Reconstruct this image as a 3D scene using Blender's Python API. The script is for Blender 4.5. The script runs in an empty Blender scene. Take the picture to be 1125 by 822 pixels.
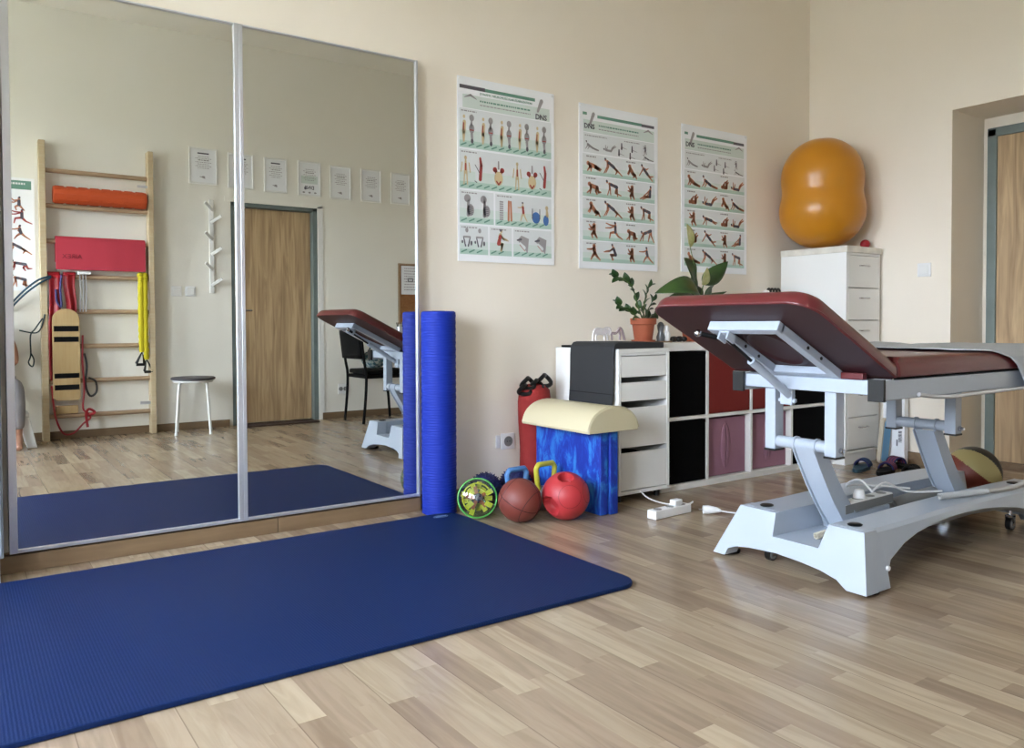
import bpy, bmesh, math, random
from mathutils import Vector, Matrix
random.seed(7)
PI = math.pi
SC = bpy.context.scene
COL = SC.collection

# ------------------------------------------------------------------ helpers
def lin(c):
    r = []
    for v in c:
        v /= 255.0
        r.append(v / 12.92 if v <= 0.04045 else ((v + 0.055) / 1.055) ** 2.4)
    return (r[0], r[1], r[2], 1.0)

KEEP = ('paint', 'lacquer', 'silvered', 'paper', 'chrome', 'aluminium', 'white_plastic', 'print_', 'marbled_top')
def dim(name, rgb, k=0.68):
    if any(w in name for w in KEEP): return rgb
    c = lin(rgb); return tuple(255 * ((1.055 * (v * k) ** (1 / 2.4) - 0.055) if v * k > 0.0031308 else 12.92 * v * k) for v in c[:3])

def mat(name, rgb, rough=0.5, metal=0.0, spec=0.5, bump=None, vary=None, trans=0.0, coat=0.0, sheen=0.0, emit=None):
    m = bpy.data.materials.new(name); m.use_nodes = True
    rgb = dim(name, rgb)
    if vary: vary = (vary[0], dim(name, vary[1])) + tuple(vary[2:])
    nt = m.node_tree; b = nt.nodes['Principled BSDF']
    b.inputs['Base Color'].default_value = lin(rgb)
    b.inputs['Roughness'].default_value = rough
    b.inputs['Metallic'].default_value = metal
    b.inputs['Specular IOR Level'].default_value = spec
    if trans: b.inputs['Transmission Weight'].default_value = trans
    if coat: b.inputs['Coat Weight'].default_value = coat
    if sheen: b.inputs['Sheen Weight'].default_value = sheen
    tc = None
    if bump or vary:
        tc = nt.nodes.new('ShaderNodeTexCoord')
    if vary:      # (scale, rgb2, amount)
        n = nt.nodes.new('ShaderNodeTexNoise'); n.inputs['Scale'].default_value = vary[0]; n.inputs['Detail'].default_value = 4
        mp = nt.nodes.new('ShaderNodeMapping'); mp.inputs['Scale'].default_value = vary[3] if len(vary) > 3 else (1, 1, 1)
        nt.links.new(tc.outputs['Object'], mp.inputs[0]); nt.links.new(mp.outputs[0], n.inputs['Vector'])
        cr = nt.nodes.new('ShaderNodeValToRGB')
        cr.color_ramp.elements[0].position = 0.5 - vary[2]; cr.color_ramp.elements[1].position = 0.5 + vary[2]
        cr.color_ramp.elements[0].color = lin(rgb); cr.color_ramp.elements[1].color = lin(vary[1])
        nt.links.new(n.outputs['Fac'], cr.inputs[0]); nt.links.new(cr.outputs[0], b.inputs['Base Color'])
    if bump:      # (scale, strength, distance)
        n = nt.nodes.new('ShaderNodeTexNoise'); n.inputs['Scale'].default_value = bump[0]; n.inputs['Detail'].default_value = 3
        nt.links.new(tc.outputs['Object'], n.inputs['Vector'])
        bn = nt.nodes.new('ShaderNodeBump'); bn.inputs['Strength'].default_value = bump[1]; bn.inputs['Distance'].default_value = bump[2]
        nt.links.new(n.outputs['Fac'], bn.inputs['Height']); nt.links.new(bn.outputs[0], b.inputs['Normal'])
    return m

def tag(o, label=None, cat=None, group=None, kind=None):
    if label: o['label'] = label
    if cat: o['category'] = cat
    if group: o['group'] = group
    if kind: o['kind'] = kind
    return o

def thing(name, label, cat, loc=(0, 0, 0), group=None):
    o = bpy.data.objects.new(name, None); COL.objects.link(o)
    o.location = loc; o.empty_display_size = 0.05
    return tag(o, label, cat, group)

def world_loc(o):
    v = Vector((0, 0, 0))
    while o is not None:
        v += o.location; o = o.parent
    return v

class MB:
    """collects shapes given in world coordinates; build() links them as one mesh object"""
    def __init__(s): s.bm = bmesh.new(); s.mi = 0
    def _add(s, vs, fs, M=None):
        if M is not None: vs = [M @ Vector(v) for v in vs]
        bv = [s.bm.verts.new(v) for v in vs]
        for f in fs:
            try:
                q = s.bm.faces.new([bv[i] for i in f]); q.material_index = s.mi; q.smooth = True
            except ValueError: pass
        return bv
    def box(s, x0, x1, y0, y1, z0, z1, M=None):
        vs = [(x, y, z) for z in (z0, z1) for y in (y0, y1) for x in (x0, x1)]
        s._add(vs, [(0, 2, 3, 1), (4, 5, 7, 6), (0, 1, 5, 4), (2, 6, 7, 3), (0, 4, 6, 2), (1, 3, 7, 5)], M); return s
    def loft(s, rings, cap=True, close=True):
        n = len(rings[0]); vs = [v for r in rings for v in r]; fs = []
        for i in range(len(rings) - 1):
            for j in range(n if close else n - 1):
                a = i * n + j; b = i * n + (j + 1) % n
                fs.append((a, b, b + n, a + n))
        if cap:
            fs.append(tuple(range(n - 1, -1, -1))); fs.append(tuple((len(rings) - 1) * n + k for k in range(n)))
        s._add(vs, fs); return s
    def tube(s, pts, r, seg=10, cap=True, closed=False):
        pts = [Vector(p) for p in pts]; n = len(pts)
        if not closed and 4 <= n <= 12 and not isinstance(r, (list, tuple)) and r <= 0.013:   # round off sparse paths
            q = []
            for i in range(n - 1):
                p0, p1, p2, p3 = pts[max(i - 1, 0)], pts[i], pts[i + 1], pts[min(i + 2, n - 1)]
                for k in range(5):
                    t = k / 5; q.append(0.5 * ((2 * p1) + (p2 - p0) * t + (2 * p0 - 5 * p1 + 4 * p2 - p3) * t * t + (3 * p1 - p0 - 3 * p2 + p3) * t ** 3))
            pts = q + [pts[-1]]; n = len(pts)
        rs = r if isinstance(r, (list, tuple)) else [r] * n
        rings = []; up = None
        for i, p in enumerate(pts):
            if closed: t = (pts[(i + 1) % n] - pts[i - 1])
            else: t = (pts[min(i + 1, n - 1)] - pts[max(i - 1, 0)])
            t.normalize()
            if up is None:
                up = Vector((0, 0, 1)) if abs(t.z) < 0.9 else Vector((1, 0, 0))
            a = (up - t * up.dot(t))
            if a.length < 1e-4: a = t.orthogonal()
            a.normalize(); b = t.cross(a); up = a
            rings.append([tuple(p + (a * math.cos(2 * PI * k / seg) + b * math.sin(2 * PI * k / seg)) * rs[i]) for k in range(seg)])
        if closed: rings.append(rings[0]); cap = False
        s.loft(rings, cap); return s
    def cyl(s, p0, p1, r, seg=20, r2=None):
        s.tube([p0, p1], [r, r if r2 is None else r2], seg); return s
    def lathe(s, prof, c=(0, 0, 0), seg=32, sx=1, sy=1, M=None):
        rings = []
        for r, z in prof:
            ring = [Vector((c[0] + r * sx * math.cos(2 * PI * k / seg), c[1] + r * sy * math.sin(2 * PI * k / seg), c[2] + z)) for k in range(seg)]
            if M is not None: ring = [M @ v for v in ring]
            rings.append([tuple(v) for v in ring])
        s.loft(rings, True); return s
    def sphere(s, c, r, seg=32, rings=18, sc=(1, 1, 1), M=None):
        vs = []; fs = []
        R = []
        for i in range(1, rings):
            th = PI * i / rings
            R.append([(r * math.sin(th) * math.cos(2 * PI * k / seg), r * math.sin(th) * math.sin(2 * PI * k / seg), r * math.cos(th)) for k in range(seg)])
        vs = [(0, 0, r)] + [v for q in R for v in q] + [(0, 0, -r)]
        for k in range(seg): fs.append((0, 1 + k, 1 + (k + 1) % seg))
        for i in range(rings - 2):
            for k in range(seg):
                a = 1 + i * seg + k; b = 1 + i * seg + (k + 1) % seg
                fs.append((a, a + seg, b + seg, b))
        L = len(vs) - 1; o = 1 + (rings - 2) * seg
        for k in range(seg): fs.append((o + k, L, o + (k + 1) % seg))
        MM = Matrix.Translation(c) @ (M if M is not None else Matrix()) @ Matrix.Diagonal((sc[0], sc[1], sc[2], 1))
        s._add(vs, fs, MM); return s
    def prism(s, poly, f0, f1):
        """poly: 2-D points; f0/f1 map (a,b) to 3-D for the two ends"""
        s.loft([[f0(a, b) for a, b in poly], [f1(a, b) for a, b in poly]]); return s
    def poly(s, pts): s._add(pts, [tuple(range(len(pts)))]); return s
    def grid(s, fn, nu, nv):
        vs = [fn(i / nu, j / nv) for i in range(nu + 1) for j in range(nv + 1)]
        fs = [(i * (nv + 1) + j, i * (nv + 1) + j + 1, (i + 1) * (nv + 1) + j + 1, (i + 1) * (nv + 1) + j) for i in range(nu) for j in range(nv)]
        s._add(vs, fs); return s
    def build(s, name, mats, parent=None, label=None, cat=None, group=None, kind=None, bevel=0, seg=2, sharp=35, solid=0, sub=0, flat=False, origin=None, normals=True):
        if not isinstance(mats, (list, tuple)): mats = [mats]
        me = bpy.data.meshes.new(name)
        if normals: bmesh.ops.recalc_face_normals(s.bm, faces=s.bm.faces[:])
        if parent is not None:
            off = world_loc(parent)
        else:
            if origin: off = Vector(origin)
            else:
                xs = [v.co for v in s.bm.verts]
                mn = Vector((min(v.x for v in xs), min(v.y for v in xs), min(v.z for v in xs)))
                mx = Vector((max(v.x for v in xs), max(v.y for v in xs), max(v.z for v in xs)))
                off = Vector(((mn.x + mx.x) / 2, (mn.y + mx.y) / 2, mn.z))
        bmesh.ops.translate(s.bm, verts=s.bm.verts[:], vec=-off)
        s.bm.to_mesh(me); s.bm.free()
        for m in mats: me.materials.append(m)
        if flat:
            for p in me.polygons: p.use_smooth = False
        else: me.set_sharp_from_angle(angle=math.radians(sharp))
        o = bpy.data.objects.new(name, me); COL.objects.link(o)
        if parent is not None: o.parent = parent
        else: o.location = off
        if solid:
            q = o.modifiers.new('solid', 'SOLIDIFY'); q.thickness = solid; q.offset = 0
        if bevel:
            q = o.modifiers.new('bevel', 'BEVEL'); q.width = bevel; q.segments = seg; q.limit_method = 'ANGLE'; q.angle_limit = math.radians(40); q.harden_normals = True
        if sub:
            q = o.modifiers.new('sub', 'SUBSURF'); q.levels = sub; q.render_levels = sub
        return tag(o, label, cat, group, kind)

def rotz(a, c=(0, 0, 0)):
    return Matrix.Translation(c) @ Matrix.Rotation(a, 4, 'Z') @ Matrix.Translation([-v for v in c])

def copy_tree(o, parent=None):
    c = o.copy(); COL.objects.link(c)
    if parent is not None: c.parent = parent
    for ch in [k for k in bpy.data.objects if k.parent == o and k != c]:
        copy_tree(ch, c)
    return c

def text_obj(name, body, size, m, M, parent, depth=0.0006, bold=0.0):
    cu = bpy.data.curves.new(name, 'FONT'); cu.body = body; cu.size = size; cu.extrude = depth; cu.offset = bold
    cu.align_x = 'CENTER'; cu.align_y = 'CENTER'; cu.resolution_u = 2
    t = bpy.data.objects.new(name, cu); COL.objects.link(t)
    bpy.context.view_layer.update()
    me = bpy.data.meshes.new_from_object(t.evaluated_get(bpy.context.evaluated_depsgraph_get()))
    bpy.data.objects.remove(t)
    me.transform(Matrix.Translation(-world_loc(parent)) @ M); me.materials.clear(); me.materials.append(m)
    o = bpy.data.objects.new(name, me); COL.objects.link(o); o.parent = parent
    return o

def wall_matrix(x, y, z, facing):
    """text standing on a wall; facing '-y','+y' or '-x'"""
    if facing == '-y': R = Matrix(((1, 0, 0), (0, 0, -1), (0, 1, 0)))
    elif facing == '+y': R = Matrix(((-1, 0, 0), (0, 0, 1), (0, 1, 0)))
    else: R = Matrix(((0, 0, -1), (-1, 0, 0), (0, 1, 0)))
    return Matrix.Translation((x, y, z)) @ R.to_4x4()

# ------------------------------------------------------------------ materials
def wall_material(name, a, b):
    m = mat(name, a, 0.85, spec=0.2, bump=(55, 0.12, 0.004), vary=(1.3, b, 0.3))
    return m
M_wall = wall_material('cream_paint', (239, 231, 218), (234, 225, 211))
M_wallf = wall_material('pale_paint', (238, 235, 226), (233, 230, 220))
M_ceil = mat('ceiling_paint', (238, 234, 224), 0.9, spec=0.2)
M_white = mat('white_lacquer', (232, 232, 230), 0.35)
M_whitem = mat('white_powder_coat', (200, 211, 226), 0.32, coat=0.2)
M_plastic = mat('white_plastic', (236, 236, 236), 0.3)
M_greyp = mat('grey_plastic', (150, 150, 148), 0.45)
M_alu = mat('brushed_aluminium', (205, 207, 214), 0.32, metal=0.7)
M_chrome = mat('chrome', (200, 200, 205), 0.12, metal=1)
M_black = mat('black_plastic', (14, 14, 15), 0.4)
M_blackm = mat('black_matt', (7, 7, 8), 0.75, spec=0.2)
M_darkmat = mat('dark_grey_foam', (44, 46, 50), 0.7, bump=(300, 0.2, 0.001))
M_navy = mat('navy_rubber', (16, 26, 86), 0.5)
M_steelgrey = mat('grey_blue_door_frame_paint', (104, 116, 114), 0.4, vary=(8, (118, 130, 128), 0.3))
M_red = mat('red_rubber', (206, 58, 64), 0.45, bump=(180, 0.15, 0.001))
M_redmat = mat('red_foam', (216, 62, 82), 0.7, bump=(200, 0.2, 0.001))
M_redband = mat('red_latex', (176, 18, 34), 0.45)
M_redfab = mat('red_fabric', (170, 36, 36), 0.85, bump=(120, 0.5, 0.004), vary=(14, (190, 62, 58), 0.3))
M_redbox = mat('red_box_fabric', (140, 26, 20), 0.7)
M_purple = mat('mauve_box_fabric', (178, 128, 150), 0.85, bump=(140, 0.3, 0.002))
M_boxblack = mat('black_box_fabric', (5, 5, 7), 0.9, spec=0.1)
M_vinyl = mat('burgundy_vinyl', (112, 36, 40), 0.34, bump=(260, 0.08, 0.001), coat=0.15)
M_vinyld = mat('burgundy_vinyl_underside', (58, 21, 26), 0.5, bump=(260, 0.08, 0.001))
M_yellowball = mat('yellow_ball_vinyl', (226, 150, 32), 0.28, bump=(60, 0.02, 0.001))
M_brown = mat('brown_rubber', (140, 66, 56), 0.5, bump=(420, 0.35, 0.001))
M_darkseam = mat('dark_seam', (70, 26, 26), 0.6)
M_terra = mat('terracotta', (188, 100, 66), 0.75, vary=(20, (172, 88, 58), 0.3))
M_leaf = mat('dark_green_leaf', (38, 66, 34), 0.35, vary=(12, (64, 98, 44), 0.2))
M_leaf2 = mat('bright_green_leaf', (74, 104, 44), 0.38, vary=(9, (46, 78, 36), 0.2))
M_spathe = mat('cream_green_spathe', (244, 240, 190), 0.5, vary=(30, (196, 208, 120), 0.3))
M_stem = mat('green_stem', (92, 122, 60), 0.5)
M_cream = mat('cream_vinyl', (240, 228, 190), 0.4, bump=(150, 0.06, 0.001))
M_pine = mat('pine_wood', (236, 216, 180), 0.5, vary=(6, (224, 198, 156), 0.25, (1, 1, 14)))
M_rung = mat('beech_rung', (206, 176, 144), 0.5, vary=(6, (192, 160, 126), 0.25, (1, 8, 8)))
M_deck = mat('varnished_plywood', (222, 190, 138), 0.4, vary=(5, (208, 172, 118), 0.25, (10, 1, 1)))
M_skirt = mat('oak_laminate_skirting', (156, 128, 96), 0.5, vary=(5, (132, 106, 78), 0.3, (1, 8, 8)))
M_orange = mat('orange_eva_foam', (226, 92, 38), 0.6)
M_rope = mat('yellow_fabric_sleeve', (232, 214, 30), 0.8, bump=(220, 0.8, 0.004))
M_tealtube = mat('teal_rubber_tube', (30, 84, 110), 0.4)
M_blueboard = mat('blue_board_cover', (130, 200, 250), 0.5)
M_stoolseat = mat('grey_stool_seat', (92, 88, 92), 0.55)
M_paper = mat('white_paper', (238, 240, 244), 0.6)
M_cork = mat('cork', (176, 122, 72), 0.85, vary=(80, (150, 98, 54), 0.2))
M_doormat = mat('brown_doormat', (66, 46, 36), 0.95, vary=(60, (96, 70, 54), 0.2))
M_sheet = mat('white_cotton_sheet', (214, 220, 228), 0.85, bump=(14, 0.5, 0.01))
M_skin = mat('skin', (206, 150, 124), 0.5)
M_hair = mat('brown_hair', (62, 42, 30), 0.6)
M_shirt = mat('lilac_shirt', (176, 172, 190), 0.85)
M_trouser = mat('light_grey_trousers', (170, 166, 172), 0.85)
M_lab_green = mat('print_green', (104, 148, 132), 0.5)
M_lab_pale = mat('print_pale_green', (206, 218, 213), 0.5)
M_lab_mid = mat('print_mid_green', (176, 204, 193), 0.5)
M_lab_white = mat('print_offwhite', (218, 222, 224), 0.5)
M_lab_dark = mat('print_dark', (92, 88, 98), 0.5)
M_lab_grey = mat('print_grey', (156, 152, 154), 0.5)
M_lab_skin = mat('print_skin', (194, 128, 98), 0.5)
M_lab_red = mat('print_red', (168, 70, 66), 0.5)
M_lab_blue = mat('print_blue', (70, 110, 168), 0.5)
M_lab_tan = mat('print_tan', (206, 186, 146), 0.5)
PRINT = [M_lab_white, M_lab_pale, M_lab_mid, M_lab_green, M_lab_dark, M_lab_grey, M_lab_skin, M_lab_red, M_lab_blue, M_lab_tan]
WH, PALE, MID, GREEN, DARK, GREY, SKIN, REDP, BLUEP, TAN = range(10)

def floor_material():
    m = bpy.data.materials.new('laminate_staves'); m.use_nodes = True
    nt = m.node_tree; N = nt.nodes; L = nt.links; b = N['Principled BSDF']
    tc = N.new('ShaderNodeTexCoord'); sp = N.new('ShaderNodeSeparateXYZ'); L.new(tc.outputs['Object'], sp.inputs[0])
    def mt(op, a, c=None):
        n = N.new('ShaderNodeMath'); n.operation = op
        for i, v in enumerate((a, c)):
            if v is None: continue
            if isinstance(v, (int, float)): n.inputs[i].default_value = v
            else: L.new(v, n.inputs[i])
        return n.outputs[0]
    ST, LEN = 0.068, 0.40
    ix = mt('FLOOR', mt('DIVIDE', sp.outputs[0], ST))
    wn = N.new('ShaderNodeTexWhiteNoise'); wn.noise_dimensions = '1D'; L.new(ix, wn.inputs['W'])
    yo = mt('ADD', mt('DIVIDE', sp.outputs[1], LEN), mt('MULTIPLY', wn.outputs['Value'], 7.3))
    iy = mt('FLOOR', yo)
    cb = N.new('ShaderNodeCombineXYZ'); L.new(ix, cb.inputs[0]); L.new(iy, cb.inputs[1])
    w2 = N.new('ShaderNodeTexWhiteNoise'); w2.noise_dimensions = '2D'; L.new(cb.outputs[0], w2.inputs['Vector'])
    cr = N.new('ShaderNodeValToRGB'); e = cr.color_ramp.elements
    e[0].position = 0; e[0].color = lin((142, 122, 102)); e[1].position = 1; e[1].color = lin((176, 158, 134))
    for p, c in ((0.25, (152, 132, 112)), (0.5, (160, 141, 119)), (0.75, (165, 147, 124))):
        q = e.new(p); q.color = lin(c)
    L.new(w2.outputs['Value'], cr.inputs[0])
    # grain running along the stave
    mp = N.new('ShaderNodeMapping'); mp.inputs['Scale'].default_value = (30, 2.6, 1)
    L.new(tc.outputs['Object'], mp.inputs[0])
    ad = N.new('ShaderNodeVectorMath'); ad.operation = 'ADD'; L.new(mp.outputs[0], ad.inputs[0]); L.new(w2.outputs['Color'], ad.inputs[1])
    sc = N.new('ShaderNodeVectorMath'); sc.operation = 'SCALE'; sc.inputs['Scale'].default_value = 9; L.new(w2.outputs['Color'], sc.inputs[0]); L.new(sc.outputs[0], ad.inputs[1])
    gn = N.new('ShaderNodeTexNoise'); gn.inputs['Scale'].default_value = 1.0; gn.inputs['Detail'].default_value = 5; gn.inputs['Distortion'].default_value = 1.2
    L.new(ad.outputs[0], gn.inputs['Vector'])
    gr = N.new('ShaderNodeValToRGB'); gr.color_ramp.elements[0].position = 0.36; gr.color_ramp.elements[0].color = (0.84, 0.82, 0.80, 1)
    gr.color_ramp.elements[1].position = 0.62; gr.color_ramp.elements[1].color = (1.03, 1.03, 1.03, 1); L.new(gn.outputs['Fac'], gr.inputs[0])
    mx = N.new('ShaderNodeMix'); mx.data_type = 'RGBA'; mx.blend_type = 'MULTIPLY'; mx.inputs[0].default_value = 1
    L.new(cr.outputs[0], mx.inputs[6]); L.new(gr.outputs[0], mx.inputs[7])
    # joints between three-strip planks
    fx = mt('FRACT', mt('DIVIDE', sp.outputs[0], ST * 3)); jx = mt('LESS_THAN', fx, 0.012)
    m2 = N.new('ShaderNodeMix'); m2.data_type = 'RGBA'; L.new(mt('MULTIPLY', jx, 0.55), m2.inputs[0]); L.new(mx.outputs[2], m2.inputs[6]); m2.inputs[7].default_value = lin((96, 80, 64))
    L.new(m2.outputs[2], b.inputs['Base Color'])
    b.inputs['Roughness'].default_value = 0.24; b.inputs['Specular IOR Level'].default_value = 0.5
    rr = mt('ADD', mt('MULTIPLY', gn.outputs['Fac'], 0.10), 0.17); L.new(rr, b.inputs['Roughness'])
    bp = N.new('ShaderNodeBump'); bp.inputs['Strength'].default_value = 0.08; bp.inputs['Distance'].default_value = 0.001; L.new(gn.outputs['Fac'], bp.inputs['Height']); L.new(bp.outputs[0], b.inputs['Normal'])
    return m

def oak_door_material():
    m = bpy.data.materials.new('sonoma_oak'); m.use_nodes = True
    nt = m.node_tree; N = nt.nodes; L = nt.links; b = N['Principled BSDF']
    tc = N.new('ShaderNodeTexCoord'); mp = N.new('ShaderNodeMapping'); mp.inputs['Scale'].default_value = (16, 16, 1.1)
    L.new(tc.outputs['Object'], mp.inputs[0])
    n = N.new('ShaderNodeTexNoise'); n.inputs['Scale'].default_value = 1.6; n.inputs['Detail'].default_value = 6; n.inputs['Distortion'].default_value = 0.9
    L.new(mp.outputs[0], n.inputs['Vector'])
    cr = N.new('ShaderNodeValToRGB'); e = cr.color_ramp.elements
    e[0].position = 0.3; e[0].color = lin((146, 119, 88)); e[1].position = 0.68; e[1].color = lin((198, 170, 132)); L.new(n.outputs['Fac'], cr.inputs[0])
    L.new(cr.outputs[0], b.inputs['Base Color']); b.inputs['Roughness'].default_value = 0.5
    return m

def exercise_mat_material():
    m = bpy.data.materials.new('navy_ribbed_foam'); m.use_nodes = True
    nt = m.node_tree; N = nt.nodes; L = nt.links; b = N['Principled BSDF']
    b.inputs['Base Color'].default_value = lin((8, 32, 76)); b.inputs['Roughness'].default_value = 0.55; b.inputs['Specular IOR Level'].default_value = 0.16
    tc = N.new('ShaderNodeTexCoord')
    w = N.new('ShaderNodeTexWave'); w.wave_type = 'BANDS'; w.bands_direction = 'X'; w.inputs['Scale'].default_value = 38; w.inputs['Distortion'].default_value = 1.2; w.inputs['Detail'].default_value = 1; w.inputs['Detail Scale'].default_value = 3
    L.new(tc.outputs['Object'], w.inputs['Vector'])
    bp = N.new('ShaderNodeBump'); bp.inputs['Strength'].default_value = 0.2; bp.inputs['Distance'].default_value = 0.002; L.new(w.outputs['Fac'], bp.inputs['Height']); L.new(bp.outputs[0], b.inputs['Normal'])
    return m

def marbled_foam():
    m = bpy.data.materials.new('blue_marbled_foam'); m.use_nodes = True
    nt = m.node_tree; N = nt.nodes; L = nt.links; b = N['Principled BSDF']
    tc = N.new('ShaderNodeTexCoord'); mp = N.new('ShaderNodeMapping'); mp.inputs['Scale'].default_value = (1, 2.2, 1)
    L.new(tc.outputs['Object'], mp.inputs[0])
    n = N.new('ShaderNodeTexNoise'); n.inputs['Scale'].default_value = 9; n.inputs['Detail'].default_value = 7; n.inputs['Roughness'].default_value = 0.65; n.inputs['Distortion'].default_value = 0.8
    L.new(mp.outputs[0], n.inputs['Vector'])
    cr = N.new('ShaderNodeValToRGB'); e = cr.color_ramp.elements
    e[0].position = 0.42; e[0].color = lin((12, 44, 148)); e[1].position = 0.60; e[1].color = lin((44, 120, 196)); q = e.new(0.5); q.color = lin((16, 66, 172))
    L.new(n.outputs['Fac'], cr.inputs[0]); L.new(cr.outputs[0], b.inputs['Base Color']); b.inputs['Roughness'].default_value = 0.6
    return m

def ribbed(name, rgb, scale):
    m = bpy.data.materials.new(name); m.use_nodes = True
    nt = m.node_tree; N = nt.nodes; L = nt.links; b = N['Principled BSDF']
    b.inputs['Base Color'].default_value = lin(rgb); b.inputs['Roughness'].default_value = 0.6; b.inputs['Specular IOR Level'].default_value = 0.3
    tc = N.new('ShaderNodeTexCoord'); w = N.new('ShaderNodeTexWave'); w.wave_type = 'BANDS'; w.bands_direction = 'Z'; w.inputs['Scale'].default_value = scale
    L.new(tc.outputs['Object'], w.inputs['Vector'])
    bp = N.new('ShaderNodeBump'); bp.inputs['Strength'].default_value = 0.5; bp.inputs['Distance'].default_value = 0.003; L.new(w.outputs['Fac'], bp.inputs['Height']); L.new(bp.outputs[0], b.inputs['Normal'])
    return m

M_floor = floor_material(); M_oak = oak_door_material(); M_exmat = exercise_mat_material(); M_marble = marbled_foam()
M_roller = ribbed('blue_ribbed_foam', (7, 40, 146), 26)
M_mirror = mat('silvered_glass', (217, 218, 214), 0.0, metal=1)

def glass_mat(name, rgb=(255, 255, 255), a=0.12):
    m = bpy.data.materials.new(name); m.use_nodes = True
    nt = m.node_tree; N = nt.nodes; L = nt.links
    for n in list(N):
        if n.type != 'OUTPUT_MATERIAL': N.remove(n)
    out = [n for n in N if n.type == 'OUTPUT_MATERIAL'][0]
    t = N.new('ShaderNodeBsdfTransparent'); t.inputs[0].default_value = lin(rgb)
    g = N.new('ShaderNodeBsdfGlossy'); g.inputs['Roughness'].default_value = 0.02
    mx = N.new('ShaderNodeMixShader'); mx.inputs[0].default_value = a
    L.new(t.outputs[0], mx.inputs[1]); L.new(g.outputs[0], mx.inputs[2]); L.new(mx.outputs[0], out.inputs[0])
    return m
M_glass = glass_mat('window_glass', a=0.06)
M_clear = glass_mat('clear_plastic_shell', (226, 244, 226), 0.16)

# ------------------------------------------------------------------ room
XL, XR, YB, YW, ZC = -1.60, 4.87, -0.40, 3.39, 3.30
NI0, NI1, NZ, NX = 1.25, 2.425, 2.127, 5.26      # niche of the right-hand door
st = dict(kind='structure')
MB().box(XL - 0.2, NX + 0.3, YB - 0.2, YW + 0.2, -0.1, 0.0).build('floor', M_floor, origin=(0, 0, 0), **st)
MB().box(XL - 0.2, NX + 0.3, YB - 0.2, YW + 0.2, ZC, ZC + 0.1).build('ceiling', M_ceil, **st)
MB().box(XL - 0.2, XR + 0.6, YW, YW + 0.15, 0, ZC).build('wall_back', M_wall, **st)
b = MB()
b.box(XR, NX + 0.25, NI1, YW, 0, ZC); b.box(XR, NX + 0.25, YB, NI0, 0, ZC); b.box(XR, NX + 0.25, NI0, NI1, NZ, ZC); b.box(NX, NX + 0.25, NI0, NI1, 0, NZ)
b.build('wall_right', M_wall, **st)
# wall behind the camera, seen in the mirror
D0, D1, DZ = 1.995, 2.775, 1.935
b = MB(); b.box(XL - 0.2, D0, YB - 0.25, YB, 0, ZC); b.box(D1, NX + 0.25, YB - 0.25, YB, 0, ZC); b.box(D0, D1, YB - 0.25, YB, DZ, ZC); b.box(D0, D1, YB - 0.25, YB - 0.12, 0, DZ)
b.build('wall_front', M_wallf, **st)
# left wall with its window
WZ0, WZ1 = 0.85, 2.45
WINS = ((0.05, 1.15), (1.85, 2.90))
b = MB(); b.box(XL - 0.2, XL, YB, WINS[0][0], 0, ZC); b.box(XL - 0.2, XL, WINS[0][1], WINS[1][0], 0, ZC); b.box(XL - 0.2, XL, WINS[1][1], YW, 0, ZC)
for y0, y1 in WINS: b.box(XL - 0.2, XL, y0, y1, 0, WZ0); b.box(XL - 0.2, XL, y0, y1, WZ1, ZC)
b.build('wall_left', M_wallf, **st)
for k, (WY0, WY1) in enumerate(WINS):
    w = thing('window_%d' % (k + 1), None, None, (XL - 0.12, (WY0 + WY1) / 2, WZ0)); tag(w, kind='structure')
    b = MB(); ym = (WY0 + WY1) / 2
    for y0, y1 in ((WY0, WY0 + 0.06), (WY1 - 0.06, WY1), (ym - 0.04, ym + 0.04)): b.box(XL - 0.15, XL - 0.09, y0, y1, WZ0, WZ1)
    for z0, z1 in ((WZ0, WZ0 + 0.06), (WZ1 - 0.06, WZ1)): b.box(XL - 0.149, XL - 0.091, WY0, WY1, z0, z1)
    b.build('window_frame', M_plastic, w)
    for a, c_ in ((WY0 + 0.055, ym - 0.035), (ym + 0.035, WY1 - 0.055)): MB().box(XL - 0.123, XL - 0.117, a, c_, WZ0 + 0.05, WZ1 - 0.05).build('window_pane', M_glass, w)
    MB().box(XL - 0.08, XL + 0.10, WY0 + 0.002, WY1 - 0.002, WZ0, WZ0 + 0.02).build('window_sill', M_plastic, w)

# skirtings
def skirt(name, x0, x1, y0, y1, z=0.065): MB().box(x0, x1, y0, y1, 0, z).build(name, M_skirt, bevel=0.003, **st)
skirt('baseboard_back', XL, 4.85, YW - 0.018, YW)
skirt('baseboard_right', XR - 0.018, XR, NI1, YW - 0.02, 0.075)
skirt('baseboard_front', XL, D0 - 0.03, YB, YB + 0.015, 0.06)
skirt('baseboard_front_right', D1 + 0.03, XR - 0.02, YB, YB + 0.015, 0.06)
skirt('baseboard_niche', XR + 0.0, NX - 0.02, NI1 - 0.018, NI1, 0.075)

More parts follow.
